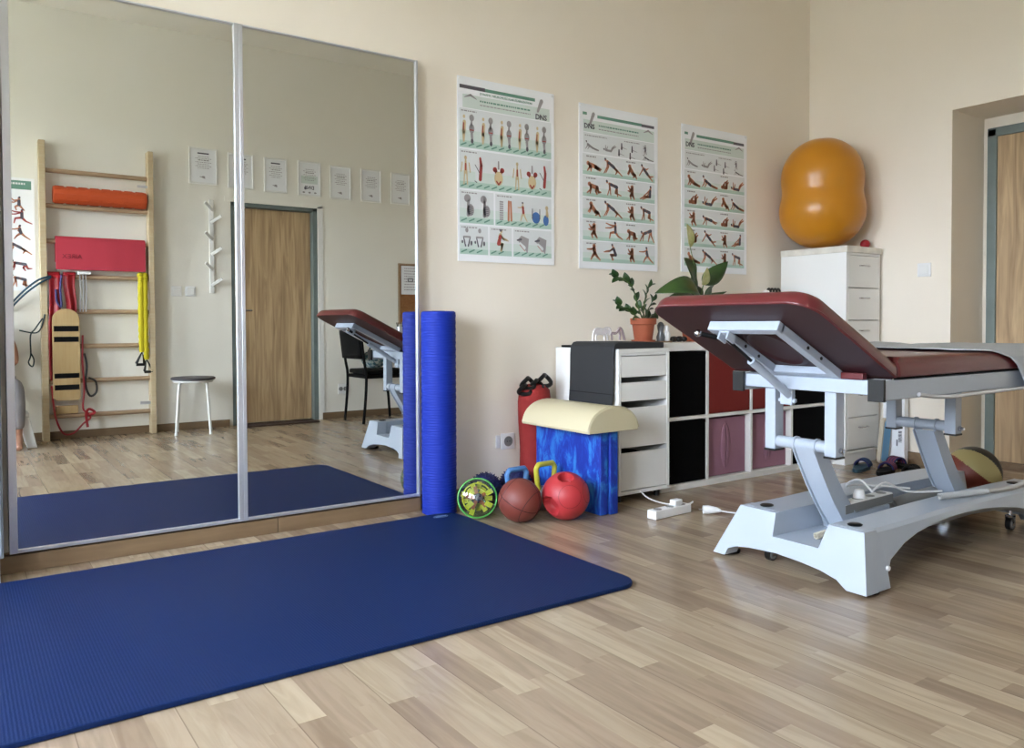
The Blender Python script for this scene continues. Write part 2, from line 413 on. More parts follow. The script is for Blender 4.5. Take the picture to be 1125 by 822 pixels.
# right door
d = thing('door_1', None, None, (NX - 0.03, 1.85, 0)); tag(d, kind='structure')
b = MB(); FY = 2.385
b.box(NX - 0.05, NX, FY - 0.055, FY, 0, 2.05); b.box(NX - 0.05, NX, NI0 + 0.05, NI0 + 0.105, 0, 2.05); b.box(NX - 0.05, NX, NI0 + 0.05, FY, 2.0, 2.055)
b.build('door_frame', M_steelgrey, d, bevel=0.006)
MB().box(NX - 0.035, NX - 0.004, NI0 + 0.105, FY - 0.055, 0.03, 2.0).build('door_leaf', M_oak, d)
MB().box(NX - 0.08, NX, NI0 + 0.05, FY, 0, 0.03).build('threshold', M_skirt, d)
b = MB(); b.cyl((NX - 0.035, 1.44, 1.05), (NX - 0.085, 1.44, 1.05), 0.01); b.cyl((NX - 0.085, 1.44, 1.05), (NX - 0.085, 1.56, 1.05), 0.01); b.build('door_handle', M_chrome, d)

# mirrored door in the wall behind the camera
d = thing('door_2', None, None, ((D0 + D1) / 2, YB - 0.06, 0)); tag(d, kind='structure')
b = MB(); b.box(D0, D0 + 0.03, YB - 0.12, YB - 0.005, 0, DZ); b.box(D1 - 0.045, D1, YB - 0.12, YB - 0.005, 0, DZ); b.box(D0, D1, YB - 0.12, YB - 0.005, DZ - 0.035, DZ)
b.build('door_frame', M_steelgrey, d, bevel=0.004)
MB().box(D0 + 0.035, D1 - 0.05, YB - 0.10, YB - 0.06, 0.01, DZ - 0.04).build('door_leaf', M_oak, d)
b = MB(); b.box(D0 + 0.055, D0 + 0.085, YB - 0.062, YB - 0.052, 0.86, 1.04); b.cyl((D0 + 0.07, YB - 0.05, 1.0), (D0 + 0.07, YB - 0.01, 1.0), 0.009); b.cyl((D0 + 0.07, YB - 0.015, 1.0), (D0 + 0.18, YB - 0.015, 1.0), 0.008)
b.build('door_handle', M_chrome, d)
b = MB(); b.box(D1, D1 + 0.05, YB, YB + 0.006, 0, DZ + 0.02); b.build('trim_1', M_white, **st)
b = MB(); b.box(D0 - 0.05, D1 + 0.05, YB, YB + 0.006, DZ, DZ + 0.04); b.build('trim_2', M_wallf, **st)

# ------------------------------------------------------------------ mirror
MX0, MXM, MX1, MY, MZ0, MZ1 = 0.159, 0.979, 1.798, 3.337, 0.070, 2.099
t = thing('wall_mirror', 'large two-panel wall mirror with thin aluminium frames beside the blue foam roller', 'mirror', ((MX0 + MX1) / 2, MY + 0.025, 0))
for x0, x1, l, r in ((MX0, MXM, 0.026, 0.020), (MXM, MX1, 0.016, 0.012)):
    g = MB().box(x0 + l, x1 - r, MY, MY + 0.004, MZ0 + 0.012, MZ1 - 0.008).build('mirror_pane', M_mirror, t)
    b = MB(); b.box(x0, x0 + l, MY - 0.010, MY + 0.028, MZ0, MZ1); b.box(x1 - r, x1, MY - 0.010, MY + 0.028, MZ0, MZ1)
    b.box(x0, x1, MY - 0.008, MY + 0.027, MZ0, MZ0 + 0.013); b.box(x0, x1, MY - 0.008, MY + 0.027, MZ1 - 0.008, MZ1)
    b.build('mirror_frame', M_alu, t, bevel=0.002)
MB().box(MX0, MX1, MY + 0.005, YW - 0.001, MZ0 + 0.002, MZ1 - 0.002).build('backing_board', M_white, t)
b = MB(); b.box(-0.55, 1.12, MY - 0.002, YW - 0.02, 0, 0.062); b.box(1.123, MX1 + 0.005, MY - 0.004, YW - 0.02, 0, 0.062)
b.build('plinth_board', M_skirt, label='long oak laminate plinth board under the big wall mirror', cat='board', bevel=0.002)
# white upright panel left of the mirror
t = thing('white_cupboard', 'white tall cupboard side just left of the mirror at the picture edge', 'cupboard', (-0.1, 3.26, 0))
MB().box(-0.42, 0.137, 3.205, 3.334, 0.09, 2.3).build('body', M_whitem, t, bevel=0.004)
MB().box(-0.40, 0.125, 3.21, 3.332, 0.0, 0.09).build('plinth', M_white, t)
MB().box(-0.41, 0.13, 3.188, 3.204, 0.10, 2.29).build('door', M_whitem, t, bevel=0.003)

# ------------------------------------------------------------------ exercise mat
def round_rect(x0, x1, y0, y1, r, n=6):
    p = []
    for cx, cy, a0 in ((x1 - r, y1 - r, 0), (x0 + r, y1 - r, PI / 2), (x0 + r, y0 + r, PI), (x1 - r, y0 + r, 3 * PI / 2)):
        for k in range(n + 1):
            a = a0 + PI / 2 * k / n; p.append((cx + r * math.cos(a), cy + r * math.sin(a)))
    return p
t = thing('exercise_mat', 'large navy blue ribbed exercise mat lying flat on the floor', 'mat', (0.9, 2.57, 0))
pl = round_rect(-0.12, 1.885, 1.945, 3.185, 0.075, 8)
b = MB(); b.loft([[(x, y, z) for x, y in pl] for z in (0.0005, 0.015)]); b.build('mat_body', M_exmat, t, bevel=0.004)
b = MB(); b.tube([(1.79 + 0.035 * math.cos(a), 3.125 + 0.018 * math.sin(a), 0.0152) for a in [2 * PI * k / 24 for k in range(24)]], 0.0012, 5, closed=True)
b.box(1.765, 1.815, 3.122, 3.128, 0.0148, 0.0162)
b.build('logo', mat('pale_blue_print', (120, 150, 200), 0.6), t)

# ------------------------------------------------------------------ foam roller standing
t = thing('foam_roller', 'tall bright blue ribbed foam roller standing upright beside the mirror', 'foam roller', (1.852, 3.245, 0))
b = MB(); R0 = 0.081
prof = [(R0 - 0.008, 0.001)]
for k in range(60):
    z = 0.006 + 0.926 * k / 59; prof.append((R0 - (0.0016 if k % 2 else 0.0), z))
prof.append((R0 - 0.009, 0.937))
b.lathe(prof, (1.852, 3.245, 0), 40); b.build('roller_body', M_roller, t, sharp=50)
b = MB(); b.lathe([(0.03, 0.9365), (0.03, 0.9385)], (1.852, 3.245, 0), 24); b.build('core_plug', M_navy, t)

# ------------------------------------------------------------------ floor toys
# maze ball
t = thing('maze_ball', 'clear puzzle ball with green rim and yellow maze inside beside the foam roller', 'ball', (1.94, 3.055, 0))
c = Vector((1.94, 3.055, 0.091)); MB().sphere(c, 0.088).build('shell', M_clear, t)
cam_dir = Vector((-0.53, -0.82, 0.2)).normalized()
RQ = cam_dir.to_track_quat('Z', 'Y').to_matrix()
def ring_pts(c, r, n=36, R=RQ, s=1.0): return [c + R @ Vector((r * math.cos(2 * PI * k / n), s * r * math.sin(2 * PI * k / n), 0)) for k in range(n)]
M_lime = mat('lime_plastic', (120, 214, 110), 0.35); M_yel = mat('yellow_plastic', (236, 220, 50), 0.4); M_org = mat('orange_brown_plastic', (190, 90, 50), 0.4)
MB().tube(ring_pts(c, 0.087), 0.004, 8, closed=True).build('rim', M_lime, t)
b = MB()
for i in range(13):
    a = 2 * PI * i / 13; r = 0.05 + 0.012 * math.sin(i * 2.3)
    p = c + RQ @ Vector((r * math.cos(a), r * math.sin(a), 0.02 * math.sin(i * 1.7)))
    Rm = Matrix.Rotation(a, 4, 'Z'); MM = Matrix.Translation(p) @ RQ.to_4x4() @ Rm
    b.box(-0.017, 0.017, -0.012, 0.010, -0.004, 0.004, MM)
for r in (0.066, 0.045): b.tube(ring_pts(c, r)[3:26], 0.004, 6)
b.build('maze_track', M_yel, t)
b = MB()
for i in range(5):
    a = 2 * PI * i / 5 + 0.5; p = c + RQ @ Vector((0.033 * math.cos(a), 0.033 * math.sin(a), 0.015)); MM = Matrix.Translation(p) @ RQ.to_4x4() @ Matrix.Rotation(a, 4, 'Z'); b.box(-0.02, 0.02, -0.008, 0.008, -0.005, 0.005, MM)
b.build('maze_ramp', M_org, t)
b = MB(); b.lathe([(0.002, -0.012), (0.018, -0.008), (0.018, 0.008), (0.002, 0.012)], (0, 0, 0), 14, M=Matrix.Translation(c + RQ @ Vector((0.004, 0.004, 0.025))) @ RQ.to_4x4())
b.build('maze_hub', M_navy, t)

# brown ball
def seamed_ball(name, c, r, m, ms, label, seam_r=0.0016, rings=(), extra=None, R=None, group=None):
    t = thing(name, label, 'ball', (c[0], c[1], 0), group)
    MB().sphere(c, r, 48, 28).build('ball_body', m, t)
    b = MB(); R = R or Matrix.Rotation(0.5, 3, 'Z') @ Matrix.Rotation(0.5, 3, 'X')
    for ax, off in rings:
        rr = math.sqrt(r * r - off * off)
        a = Vector(ax).normalized(); q = a.to_track_quat('Z', 'Y').to_matrix()
        b.tube([Vector(c) + R @ (a * off + q @ Vector((rr * math.cos(2 * PI * k / 48), rr * math.sin(2 * PI * k / 48), 0))) for k in range(48)], seam_r, 6, closed=True)
    b.build('seam', ms, t); return t
seamed_ball('toy_basketball', (2.056, 2.888, 0.097), 0.0965, M_brown, M_darkseam, 'small brown basketball on the floor between the puzzle ball and the red ball', rings=(((0, 0, 1), 0), ((1, 0, 0), 0), ((0, 1, 0), 0.055), ((0, 1, 0), -0.055)))
# red grip ball: sphere with scooped hand grips
t = thing('grip_medicine_ball', 'red rubber medicine ball with scooped hand grips in front of the blue pads', 'ball', (2.248, 2.803, 0))
c = Vector((2.248, 2.803, 0.107)); r = 0.107
bm = MB(); bm.sphere(c, r, 96, 56)
holes = [(Vector((-0.26, -0.34, 0.90)).normalized(), 0.034), (Vector((-0.985, -0.10, -0.34)).normalized(), 0.046), (Vector((0.9, 0.45, 0.1)).normalized(), 0.04)]
for v in bm.bm.verts:
    n = (v.co - c).normalized()
    for h, hr in holes:
        dd = (n - h).length * r
        if dd < hr: v.co -= h * (0.042 * (1 - (dd / hr) ** 8))
bm.build('ball_body', M_red, t)
bm = MB()
for h, rr in ((Vector((-0.45, -0.86, 0.15)).normalized(), 0.05), (Vector((0.55, -0.8, 0.2)).normalized(), 0.045)):
    q = h.to_track_quat('Z', 'Y').to_matrix(); o = math.sqrt(r * r - rr * rr)
    bm.tube([c + h * o + q @ Vector((rr * math.cos(2 * PI * k / 30), rr * math.sin(2 * PI * k / 30), 0)) for k in range(30)], 0.0012, 5, closed=True)
bm.build('seam', mat('deep_red_groove', (140, 24, 34), 0.6), t)
# spiky balls
def spiky(name, c, r, label):
    t = thing(name, label, 'ball', (c[0], c[1], 0), 'navy spiky massage balls')
    MB().sphere(c, r, 28, 16).build('ball_body', M_navy, t)
    b = MB(); n = 170; c = Vector(c)
    for i in range(n):
        z = 1 - 2 * (i + 0.5) / n; a = i * 2.39996; q = math.sqrt(1 - z * z); d_ = Vector((q * math.cos(a), q * math.sin(a), z))
        b.tube([c + d_ * r * 0.97, c + d_ * (r + 0.007)], [0.0045, 0.0015], 5)
    b.build('spikes', M_navy, t)
spiky('massage_ball', (2.075, 3.195, 0.088), 0.080, 'navy spiky massage ball by the wall behind the clear puzzle ball')
spiky('massage_ball', (2.265, 3.215, 0.088), 0.080, 'navy spiky massage ball behind the two kettlebell handles, near the blue pads')
# kettlebells
def kettlebell(c, m, label, rz, hh):
    t = thing('kettlebell', label, 'kettlebell', (c[0], c[1], 0), 'kettlebells behind the balls')
    C = Vector((c[0], c[1], 0)); q = Matrix.Rotation(rz, 3, 'Z')
    b = MB(); b.lathe([(0.035, 0.0), (0.05, 0.003), (0.064, 0.03), (0.066, 0.055), (0.056, 0.085), (0.038, 0.104), (0.01, 0.11)], (c[0], c[1], 0.001), 30); b.build('bell', M_greyp, t)
    P = [(-0.040, 0.085), (-0.052, 0.13), (-0.060, hh - 0.02), (-0.045, hh), (0.045, hh), (0.060, hh - 0.02), (0.052, 0.13), (0.040, 0.085)]
    pts = []
    for i in range(len(P) - 1):
        for k in range(4):
            s = k / 4; pts.append((P[i][0] * (1 - s) + P[i + 1][0] * s, P[i][1] * (1 - s) + P[i + 1][1] * s))
    pts.append(P[-1])
    b = MB(); b.tube([C + q @ Vector((x, 0, z)) for x, z in pts], 0.0125, 12); b.build('handle', m, t)
kettlebell((2.155, 3.05), mat('light_blue_vinyl', (96, 150, 214), 0.4), 'kettlebell with light blue handle behind the brown basketball', 0.1, 0.200)
kettlebell((2.300, 3.02), mat('yellow_vinyl', (226, 214, 70), 0.4), 'kettlebell with yellow handle behind the red grip ball', 0.1, 0.215)

# ------------------------------------------------------------------ balance pads and bolster
def pad(name, x0, x1, y0, y1, z0, z1, label):
    b = MB(); b.box(x0, x1, y0, y1, z0, z1)
    return b.build(name, M_marble, label=label, cat='balance pad', group='blue marbled balance pads', bevel=0.006, seg=3)
pad('balance_pad', 2.415, 2.462, 2.758, 3.25, 0.0, 0.382, 'blue marbled foam pad on edge, the one facing the red ball')
pad('balance_pad', 2.466, 2.515, 2.748, 3.25, 0.0, 0.384, 'blue marbled foam pad on edge, the one next to the white drawer unit')
t = thing('half_roll_bolster', 'cream vinyl half-round bolster lying on top of the blue foam pads', 'bolster', (2.46, 2.98, 0.385))
prof = [(-0.152, 0.0), (-0.155, 0.012)] + [(-0.150 * math.cos(PI * k / 16), 0.016 + 0.100 * math.sin(PI * k / 16)) for k in range(1, 16)] + [(0.155, 0.012), (0.152, 0.0)]
b = MB(); rings = []
for y, s in ((2.715, 0.955), (2.722, 1.0), (3.218, 1.0), (3.225, 0.955)):
    rings.append([(2.46 + x * s, y, 0.3855 + z * s) for x, z in prof])
b.loft(rings); b.build('cushion', M_cream, t, bevel=0.004, sharp=30)
b = MB(); b.tube([(2.46 + x * 1.0, 2.719, 0.3865 + z) for x, z in prof[1:-1]], 0.002, 6); b.build('piping', M_cream, t)

# red bag with black straps
t = thing('fabric_bag', 'rolled red fabric bag with black straps standing by the wall behind the pads', 'bag', (2.455, 3.315, 0))
b = MB(); b.lathe([(0.03, 0.001), (0.068, 0.008), (0.076, 0.12), (0.074, 0.25), (0.082, 0.38), (0.084, 0.48), (0.078, 0.535), (0.055, 0.563), (0.015, 0.572)], (2.455, 3.315, 0), 28, sx=1.12, sy=0.8); b.build('bag_body', M_redfab, t)
b = MB()
for cx, cz, rr in ((2.395, 0.575, 0.034), (2.50, 0.585, 0.036), (2.45, 0.565, 0.03), (2.375, 0.545, 0.03)):
    b.tube([(cx + rr * math.cos(2 * PI * k / 20), 3.29 + 0.018 * math.sin(4 * PI * k / 20), cz + rr * 0.8 * math.sin(2 * PI * k / 20)) for k in range(20)], 0.011, 8, closed=True)
b.build('strap', M_black, t)

# wall socket on back wall
def socket(name, x, z, wall, label, two=False, w=0.082):
    y, s = (YW, -1) if wall == 'back' else (YB, 1)
    t = thing(name, label, 'socket', (x, y, z - w / 2))
    MB().box(x - w / 2, x + w / 2, min(y, y + s * 0.010), max(y, y + s * 0.010), z - w / 2, z + w / 2).build('plate', M_plastic, t, bevel=0.003)
    b = MB()
    for dx in ((-0.022, 0.022) if two else (0,)):
        b.tube([(x + dx, y + s * 0.0105, z), (x + dx, y + s * 0.013, z)], 0.020 if two else 0.026, 20)
    b.build('socket_ring', M_greyp, t)
    b = MB()
    for dx in ((-0.022, 0.022) if two else (0,)):
        for q in (-0.0075, 0.0075): b.cyl((x + dx + q, y + s * 0.013, z), (x + dx + q, y + s * 0.0138, z), 0.003, 8)
    b.build('socket_hole', M_black, t)
socket('wall_socket', 2.335, 0.276, 'back', 'white wall socket low on the wall above the small balls')
MB().box(2.262, 2.288, YW - 0.008, YW, 0.245, 0.31).build('cable_cover', M_plastic, label='small white cover plate just left of the low wall socket', cat='cover plate', bevel=0.002)

# ------------------------------------------------------------------ drawer unit
AX0, AX1, AY0, AY1, AZ0, AZ1 = 2.637, 2.984, 2.88, 3.37, 0.040, 0.752
t = thing('drawer_unit', 'white four-drawer unit at the left end of the cube shelf', 'drawer unit', ((AX0 + AX1) / 2, (AY0 + AY1) / 2, 0))
b = MB(); b.box(AX0, AX0 + 0.018, AY0, AY1, AZ0, AZ1 - 0.020); b.box(AX1 - 0.018, AX1, AY0, AY1, AZ0, AZ1 - 0.020); b.box(AX0, AX1, AY0, AY1, AZ1 - 0.0195, AZ1)
b.box(AX0 + 0.018, AX1 - 0.018, AY0, AY1, AZ0, AZ0 + 0.018); b.box(AX0 + 0.018, AX1 - 0.018, AY1 - 0.01, AY1, AZ0, AZ1 - 0.02); b.box(AX0 + 0.018, AX1 - 0.018, AY0 + 0.004, AY0 + 0.02, AZ1 - 0.032, AZ1 - 0.02)
b.build('body', M_white, t, bevel=0.0015)
for z0, z1 in ((0.615, 0.716), (0.497, 0.588), (0.270, 0.463), (0.062, 0.244)):
    dr = MB().box(AX0 + 0.021, AX1 - 0.021, AY0 + 0.002, AY0 + 0.018, z0, z1).build('drawer', M_white, t, bevel=0.0015)
    b = MB(); b.box(AX0 + 0.03, AX1 - 0.03, AY0 + 0.018, AY1 - 0.06, z0, z0 + 0.006); b.box(AX0 + 0.03, AX0 + 0.036, AY0 + 0.018, AY1 - 0.06, z0, z1 - 0.035); b.box(AX1 - 0.036, AX1 - 0.03, AY0 + 0.018, AY1 - 0.06, z0, z1 - 0.035)
    b.build('drawer_tray', M_blackm, dr)
for x in (AX0 + 0.04, AX1 - 0.04):
    for y in (AY0 + 0.05, AY1 - 0.05): MB().cyl((x, y, 0), (x, y, AZ0), 0.016, 12).build('castor', M_black, t)
# dark mat draped over the unit
MZ = AZ1
prof = [(2.960, MZ + 0.001), (2.960, MZ + 0.030), (2.66, MZ + 0.034), (2.637, MZ + 0.030), (2.620, MZ + 0.012), (2.616, MZ - 0.03), (2.612, 0.55), (2.606, 0.482), (2.616, 0.481), (2.623, 0.55), (2.630, MZ - 0.02), (2.634, MZ + 0.001)]
b = MB(); b.loft([[(x, y, z) for x, z in prof] for y in (2.895, 2.90, 3.22, 3.225)])
t = thing('folded_mat', 'dark grey foam mat folded over the left side of the drawer unit', 'mat', (2.78, 3.06, MZ))
b.build('mat_body', M_darkmat, t, bevel=0.004)
b = MB(); b.box(2.6085, 2.6115, 2.897, 3.222, 0.532, 0.535); b.build('crease', M_blackm, t)
MB().box(2.642, 2.70, 3.235, 3.33, MZ + 0.0005, MZ + 0.012).build('cloth_pad', M_blackm, label='thin black pad on the back corner of the drawer unit', cat='pad', bevel=0.003)

# ------------------------------------------------------------------ cube shelf
KX0, KX1, KY0, KY1, KZ1 = 2.990, 4.462, 2.945, 3.368, 0.772
div = [(3.336, 3.354), (3.700, 3.718), (4.069, 4.087)]
t = thing('cube_shelf', 'low white cube shelf with eight compartments along the back wall', 'shelf', ((KX0 + KX1) / 2, 3.15, 0))
b = MB(); b.box(KX0, KX1, KY0, KY1, 0.0, 0.033); b.box(KX0, KX1, KY0, KY1, 0.731, KZ1)
b.box(KX0, KX0 + 0.038, KY0, KY1, 0.033, 0.731); b.box(KX1 - 0.038, KX1, KY0, KY1, 0.033, 0.731); b.box(KX0 + 0.038, KX1 - 0.038, KY1 - 0.008, KY1, 0.033, 0.731)
b.build('body', M_white, t, bevel=0.0015)
for x0, x1 in div:
    MB().box(x0, x1, KY0 + 0.001, KY1 - 0.009, 0.033, 0.731).build('divider', M_white, t, bevel=0.001)
MB().box(KX0 + 0.038, KX1 - 0.038, KY0 + 0.0015, KY1 - 0.009, 0.366, 0.384).build('shelf_board', M_white, t)
cells = [(KX0 + 0.038, 3.336), (3.354, 3.700), (3.718, 4.069), (4.087, KX1 - 0.038)]
desc = {('black', 0, 1): 'black storage box in the top left compartment of the cube shelf', ('black', 0, 0): 'black storage box in the bottom left compartment of the cube shelf',
        ('black', 3, 1): 'black storage box in the top right compartment, beside the tall cabinet', ('black', 3, 0): 'black storage box in the bottom right compartment, beside the tall cabinet',
        ('red', 1, 1): 'red storage box above the left mauve box, partly behind the headrest', ('red', 2, 1): 'red storage box above the right mauve box, behind the frame post',
        ('mauve', 1, 0): 'mauve fabric storage box with long vertical handle fold, left of the two', ('mauve', 2, 0): 'mauve fabric storage box partly behind the couch post, right of the two'}
for ci, (x0, x1) in enumerate(cells):
    for row, (z0, z1) in enumerate(((0.034, 0.365), (0.385, 0.730))):
        kind = 'black' if ci in (0, 3) else ('red' if row else 'mauve')
        m = dict(black=M_boxblack, red=M_redbox, mauve=M_purple)[kind]
        dep = dict(black=0.006, red=0.004, mauve=0.035)[kind]; g = dict(black=0.003, red=0.003, mauve=0.006)[kind]
        hi = z1 - (0.004 if kind != 'mauve' else 0.014)
        s = thing('storage_box', desc[(kind, ci, row)], 'storage box', ((x0 + x1) / 2, 3.15, z0), 'boxes in the cube shelf')
        b = MB(); X0, X1, Y0, Y1 = x0 + g, x1 - g, KY0 + dep, KY1 - 0.02
        b.box(X0, X1, Y0, Y0 + 0.006, z0 + 0.001, hi); b.box(X0, X1, Y1 - 0.006, Y1, z0 + 0.001, hi); b.box(X0, X0 + 0.006, Y0 + 0.006, Y1 - 0.006, z0 + 0.001, hi); b.box(X1 - 0.006, X1, Y0 + 0.006, Y1 - 0.006, z0 + 0.001, hi); b.box(X0, X1, Y0, Y1, z0 + 0.001, z0 + 0.006)
        b.build('box_body', m, s, bevel=0.002)
        if kind == 'mauve':
            xm = (X0 + X1) / 2
            b = MB()
            for sgn in (-1, 1):
                b.grid(lambda u, v, sg=sgn: (xm + sg * (0.002 + 0.040 * u * math.sin(PI * min(1, max(0.0, v))) ** 0.6), Y0 - 0.001 - 0.010 * math.sin(PI * v) * math.cos(PI / 2 * u), z0 + 0.035 + 0.26 * v), 4, 12)
            b.build('handle_fold', M_purple, s, solid=0.0015)
        b = MB(); b.box(X0 + 0.001, X1 - 0.001, Y0 - 0.0015, Y0 + 0.0005, hi - 0.016, hi - 0.0005); b.build('hem', m, s)

# ------------------------------------------------------------------ things on the shelf
SZ = AZ1 + 0.034
t = thing('elephant_ornament', 'silver outline animal ornament standing on the dark mat', 'ornament', (2.84, 3.185, SZ))
b = MB()
def blob(b, pts, r, y): b.tube([(x, y, z) for x, z in pts], r, 8)
ox, oy = 2.735, 3.185
blob(b, [(ox, SZ + 0.002), (ox + 0.004, SZ + 0.03), (ox + 0.012, SZ + 0.055), (ox + 0.035, SZ + 0.066), (ox + 0.07, SZ + 0.060), (ox + 0.09, SZ + 0.066), (ox + 0.115, SZ + 0.066), (ox + 0.125, SZ + 0.045), (ox + 0.115, SZ + 0.028)], 0.006, oy)
blob(b, [(ox + 0.022, SZ + 0.002), (ox + 0.026, SZ + 0.03), (ox + 0.05, SZ + 0.036), (ox + 0.078, SZ + 0.03), (ox + 0.082, SZ + 0.002)], 0.006, oy)
blob(b, [(ox + 0.105, SZ + 0.002), (ox + 0.1, SZ + 0.025), (ox + 0.088, SZ + 0.04)], 0.006, oy)
b.box(ox + 0.01, ox + 0.115, oy - 0.004, oy + 0.004, SZ + 0.034, SZ + 0.060)
b.build('first_animal', mat('white_paint_silver', (232, 226, 228), 0.25, metal=0.2), t, bevel=0.002)
b = MB(); ox = 2.865
blob(b, [(ox, SZ + 0.040), (ox + 0.03, SZ + 0.038), (ox + 0.045, SZ + 0.05), (ox + 0.06, SZ + 0.066), (ox + 0.075, SZ + 0.055), (ox + 0.085, SZ + 0.03), (ox + 0.095, SZ + 0.002)], 0.007, oy)
blob(b, [(ox + 0.055, SZ + 0.055), (ox + 0.062, SZ + 0.03), (ox + 0.060, SZ + 0.002)], 0.006, oy)
blob(b, [(ox + 0.003, SZ + 0.045), (ox + 0.005, SZ + 0.002)], 0.005, oy)
b.build('second_animal', mat('mauve_silver', (200, 180, 184), 0.25, metal=0.2), t)

def pot(cx, cy, z0, r, h, name='pot', parent=None):
    b = MB(); b.lathe([(r * 0.66, 0.0), (r * 0.68, 0.002), (r * 0.86, h * 0.70), (r * 0.90, h * 0.72), (r * 0.99, h * 0.74), (r, h * 0.76), (r * 1.02, h * 0.99), (r * 0.98, h), (r * 0.90, h), (r * 0.88, h * 0.9), (r * 0.1, h * 0.88)], (cx, cy, z0), 32)
    return b.build(name, M_terra, parent, sharp=28)
M_soil = mat('soil', (40, 28, 20), 0.95)
def leaf(b, base, tip, width, bend=0.0, side=(0, 1, 0), n=8, fold=0.25):
    base = Vector(base); tip = Vector(tip); d_ = tip - base; L_ = d_.length; d_.normalize()
    s_ = Vector(side) - d_ * Vector(side).dot(d_); s_.normalize(); up = s_.cross(d_)
    def fn(u, v):
        w_ = width * math.sin(PI * min(1, u * 0.96 + 0.04)) ** 0.75 * (1 - 0.35 * u)
        q = (v - 0.5) * 2
        return tuple(base + d_ * L_ * u + up * (bend * math.sin(PI * u) - abs(q) * -w_ * fold) + s_ * w_ * q)
    b.grid(fn, n, 4)
# ZZ plant
t = thing('potted_zz_plant', 'small glossy-leaved plant in a terracotta pot on the dark mat', 'potted plant', (3.005, 3.10, SZ))
# pot rests on its saucer
PZ = KZ1
MB().lathe([(0.05, 0.0), (0.062, 0.004), (0.066, 0.016), (0.060, 0.016), (0.055, 0.008)], (3.045, 3.13, PZ), 28).build('saucer', M_terra, t)
MB().box(3.0, 3.09, 3.08, 3.18, PZ, PZ + 0.001).build('felt_pad', M_blackm, t)
pot(3.045, 3.13, PZ + 0.010, 0.069, 0.122, parent=t)
MB().lathe([(0.061, 0.0), (0.06, 0.003), (0.01, 0.006)], (3.045, 3.13, PZ + 0.118), 20).build('soil', M_soil, t)
def PXY(u, v, y=3.13):   # sketch coordinates on the plane of the plants
    k = y / 3.10
    return (((u - 720) * 0.0073 + 3.105) * k, y, 0.8817 + ((1.365 - (v - 258) * 0.00512) - 0.8817) * k)
zbase = Vector((3.045, 3.13, PZ + 0.12))
stems = [[(704, 350), (702, 335), (699, 322), (696, 314), (688, 308), (681, 306)], [(703, 350), (697, 343), (690, 338), (684, 334)], [(706, 350), (708, 338), (710, 326), (713, 316)], [(707, 350), (712, 340), (717, 330)], [(708, 350), (715, 345), (721, 343)]]
lb = MB(); sb = MB()
for si, P in enumerate(stems):
    pts = [Vector(PXY(u, v, 3.13 + 0.012 * (si - 2))) for u, v in P]; pts[0] = zbase + Vector((0.004 * (si - 2), 0.004 * (si - 2), -0.004))
    sb.tube(pts, [0.0045] + [0.0035] * (len(pts) - 2) + [0.0015], 7)
    for i in range(1, len(pts)):
        for k in range(2):
            p = pts[i - 1].lerp(pts[i], 0.35 + 0.45 * k); dr = (pts[i] - pts[i - 1]).normalized()
            sgn = 1 if (i + k) % 2 else -1
            perp = Vector((-dr.z, 0.35 * random.uniform(-1, 1), dr.x)) * sgn
            q = p + (dr * 0.75 + perp * 0.55) * random.uniform(0.05, 0.07)
            leaf(lb, p, q, 0.023, 0.005, side=(0.4, 1 * sgn, 0.7))
    leaf(lb, pts[-1], pts[-1] + (pts[-1] - pts[-2]).normalized() * 0.05, 0.018, 0.002, side=(0.3, 1, 0.6))
sb.build('stems', M_stem, t); lb.build('leaves', M_leaf, t, solid=0.0015)
# peace lily
t = thing('potted_peace_lily', 'peace lily with broad leaves and pale spathes, pot hidden behind the headrest', 'potted plant', (3.47, 3.16, KZ1))
pot(3.47, 3.16, KZ1, 0.085, 0.13, parent=t)
MB().lathe([(0.074, 0.0), (0.07, 0.003), (0.01, 0.006)], (3.47, 3.16, KZ1 + 0.117), 20).build('soil', M_soil, t)
LB = Vector((3.47, 3.16, KZ1 + 0.12))
def pl(u, v, y): return Vector(PXY(u, v, y))
lb = MB(); l2 = MB(); sb = MB(); fb = MB()
for (bu, bv, tu, tv, w_, bend, y, bb, side) in [
        (768, 324, 719, 322, 0.050, 0.085, 3.10, l2, (0, 0.7, 1)), (767, 330, 734, 325, 0.028, 0.030, 3.14, lb, (0, 0.8, 0.6)), (762, 306, 750, 283, 0.048, 0.012, 3.13, lb, (1, 0.3, 0)),
        (763, 318, 758, 300, 0.036, 0.0, 3.16, lb, (1, 0.3, 0)), (772, 310, 800, 284, 0.042, 0.02, 3.15, lb, (0.5, 0.3, 0.8)), (775, 322, 792, 296, 0.025, 0.0, 3.20, lb, (0.6, 0.5, 0.2)),
        (776, 322, 799, 318, 0.012, 0.02, 3.12, lb, (0, 0.5, 1)), (768, 330, 762, 312, 0.045, 0.0, 3.2, lb, (1, 0.2, 0)), (772, 330, 781, 312, 0.03, 0.0, 3.1, lb, (1, 0.2, 0)), (764, 330, 752, 318, 0.03, 0.01, 3.2, lb, (1, 0.2, 0))]:
    B_, T_ = pl(bu, bv, y), pl(tu, tv, y)
    leaf(bb, B_, T_, w_ * 1.45, bend, side, 12, 0.12); sb.tube([LB, LB.lerp(B_, 0.6) + Vector((0, 0, 0.01)), B_], 0.0035, 6)
sb.tube([LB, pl(764, 305, 3.13), pl(760, 285, 3.12), pl(756, 268, 3.12)], 0.0025, 6)
sb.tube([LB, pl(770, 320, 3.1), pl(772, 309, 3.1)], 0.0025, 6)
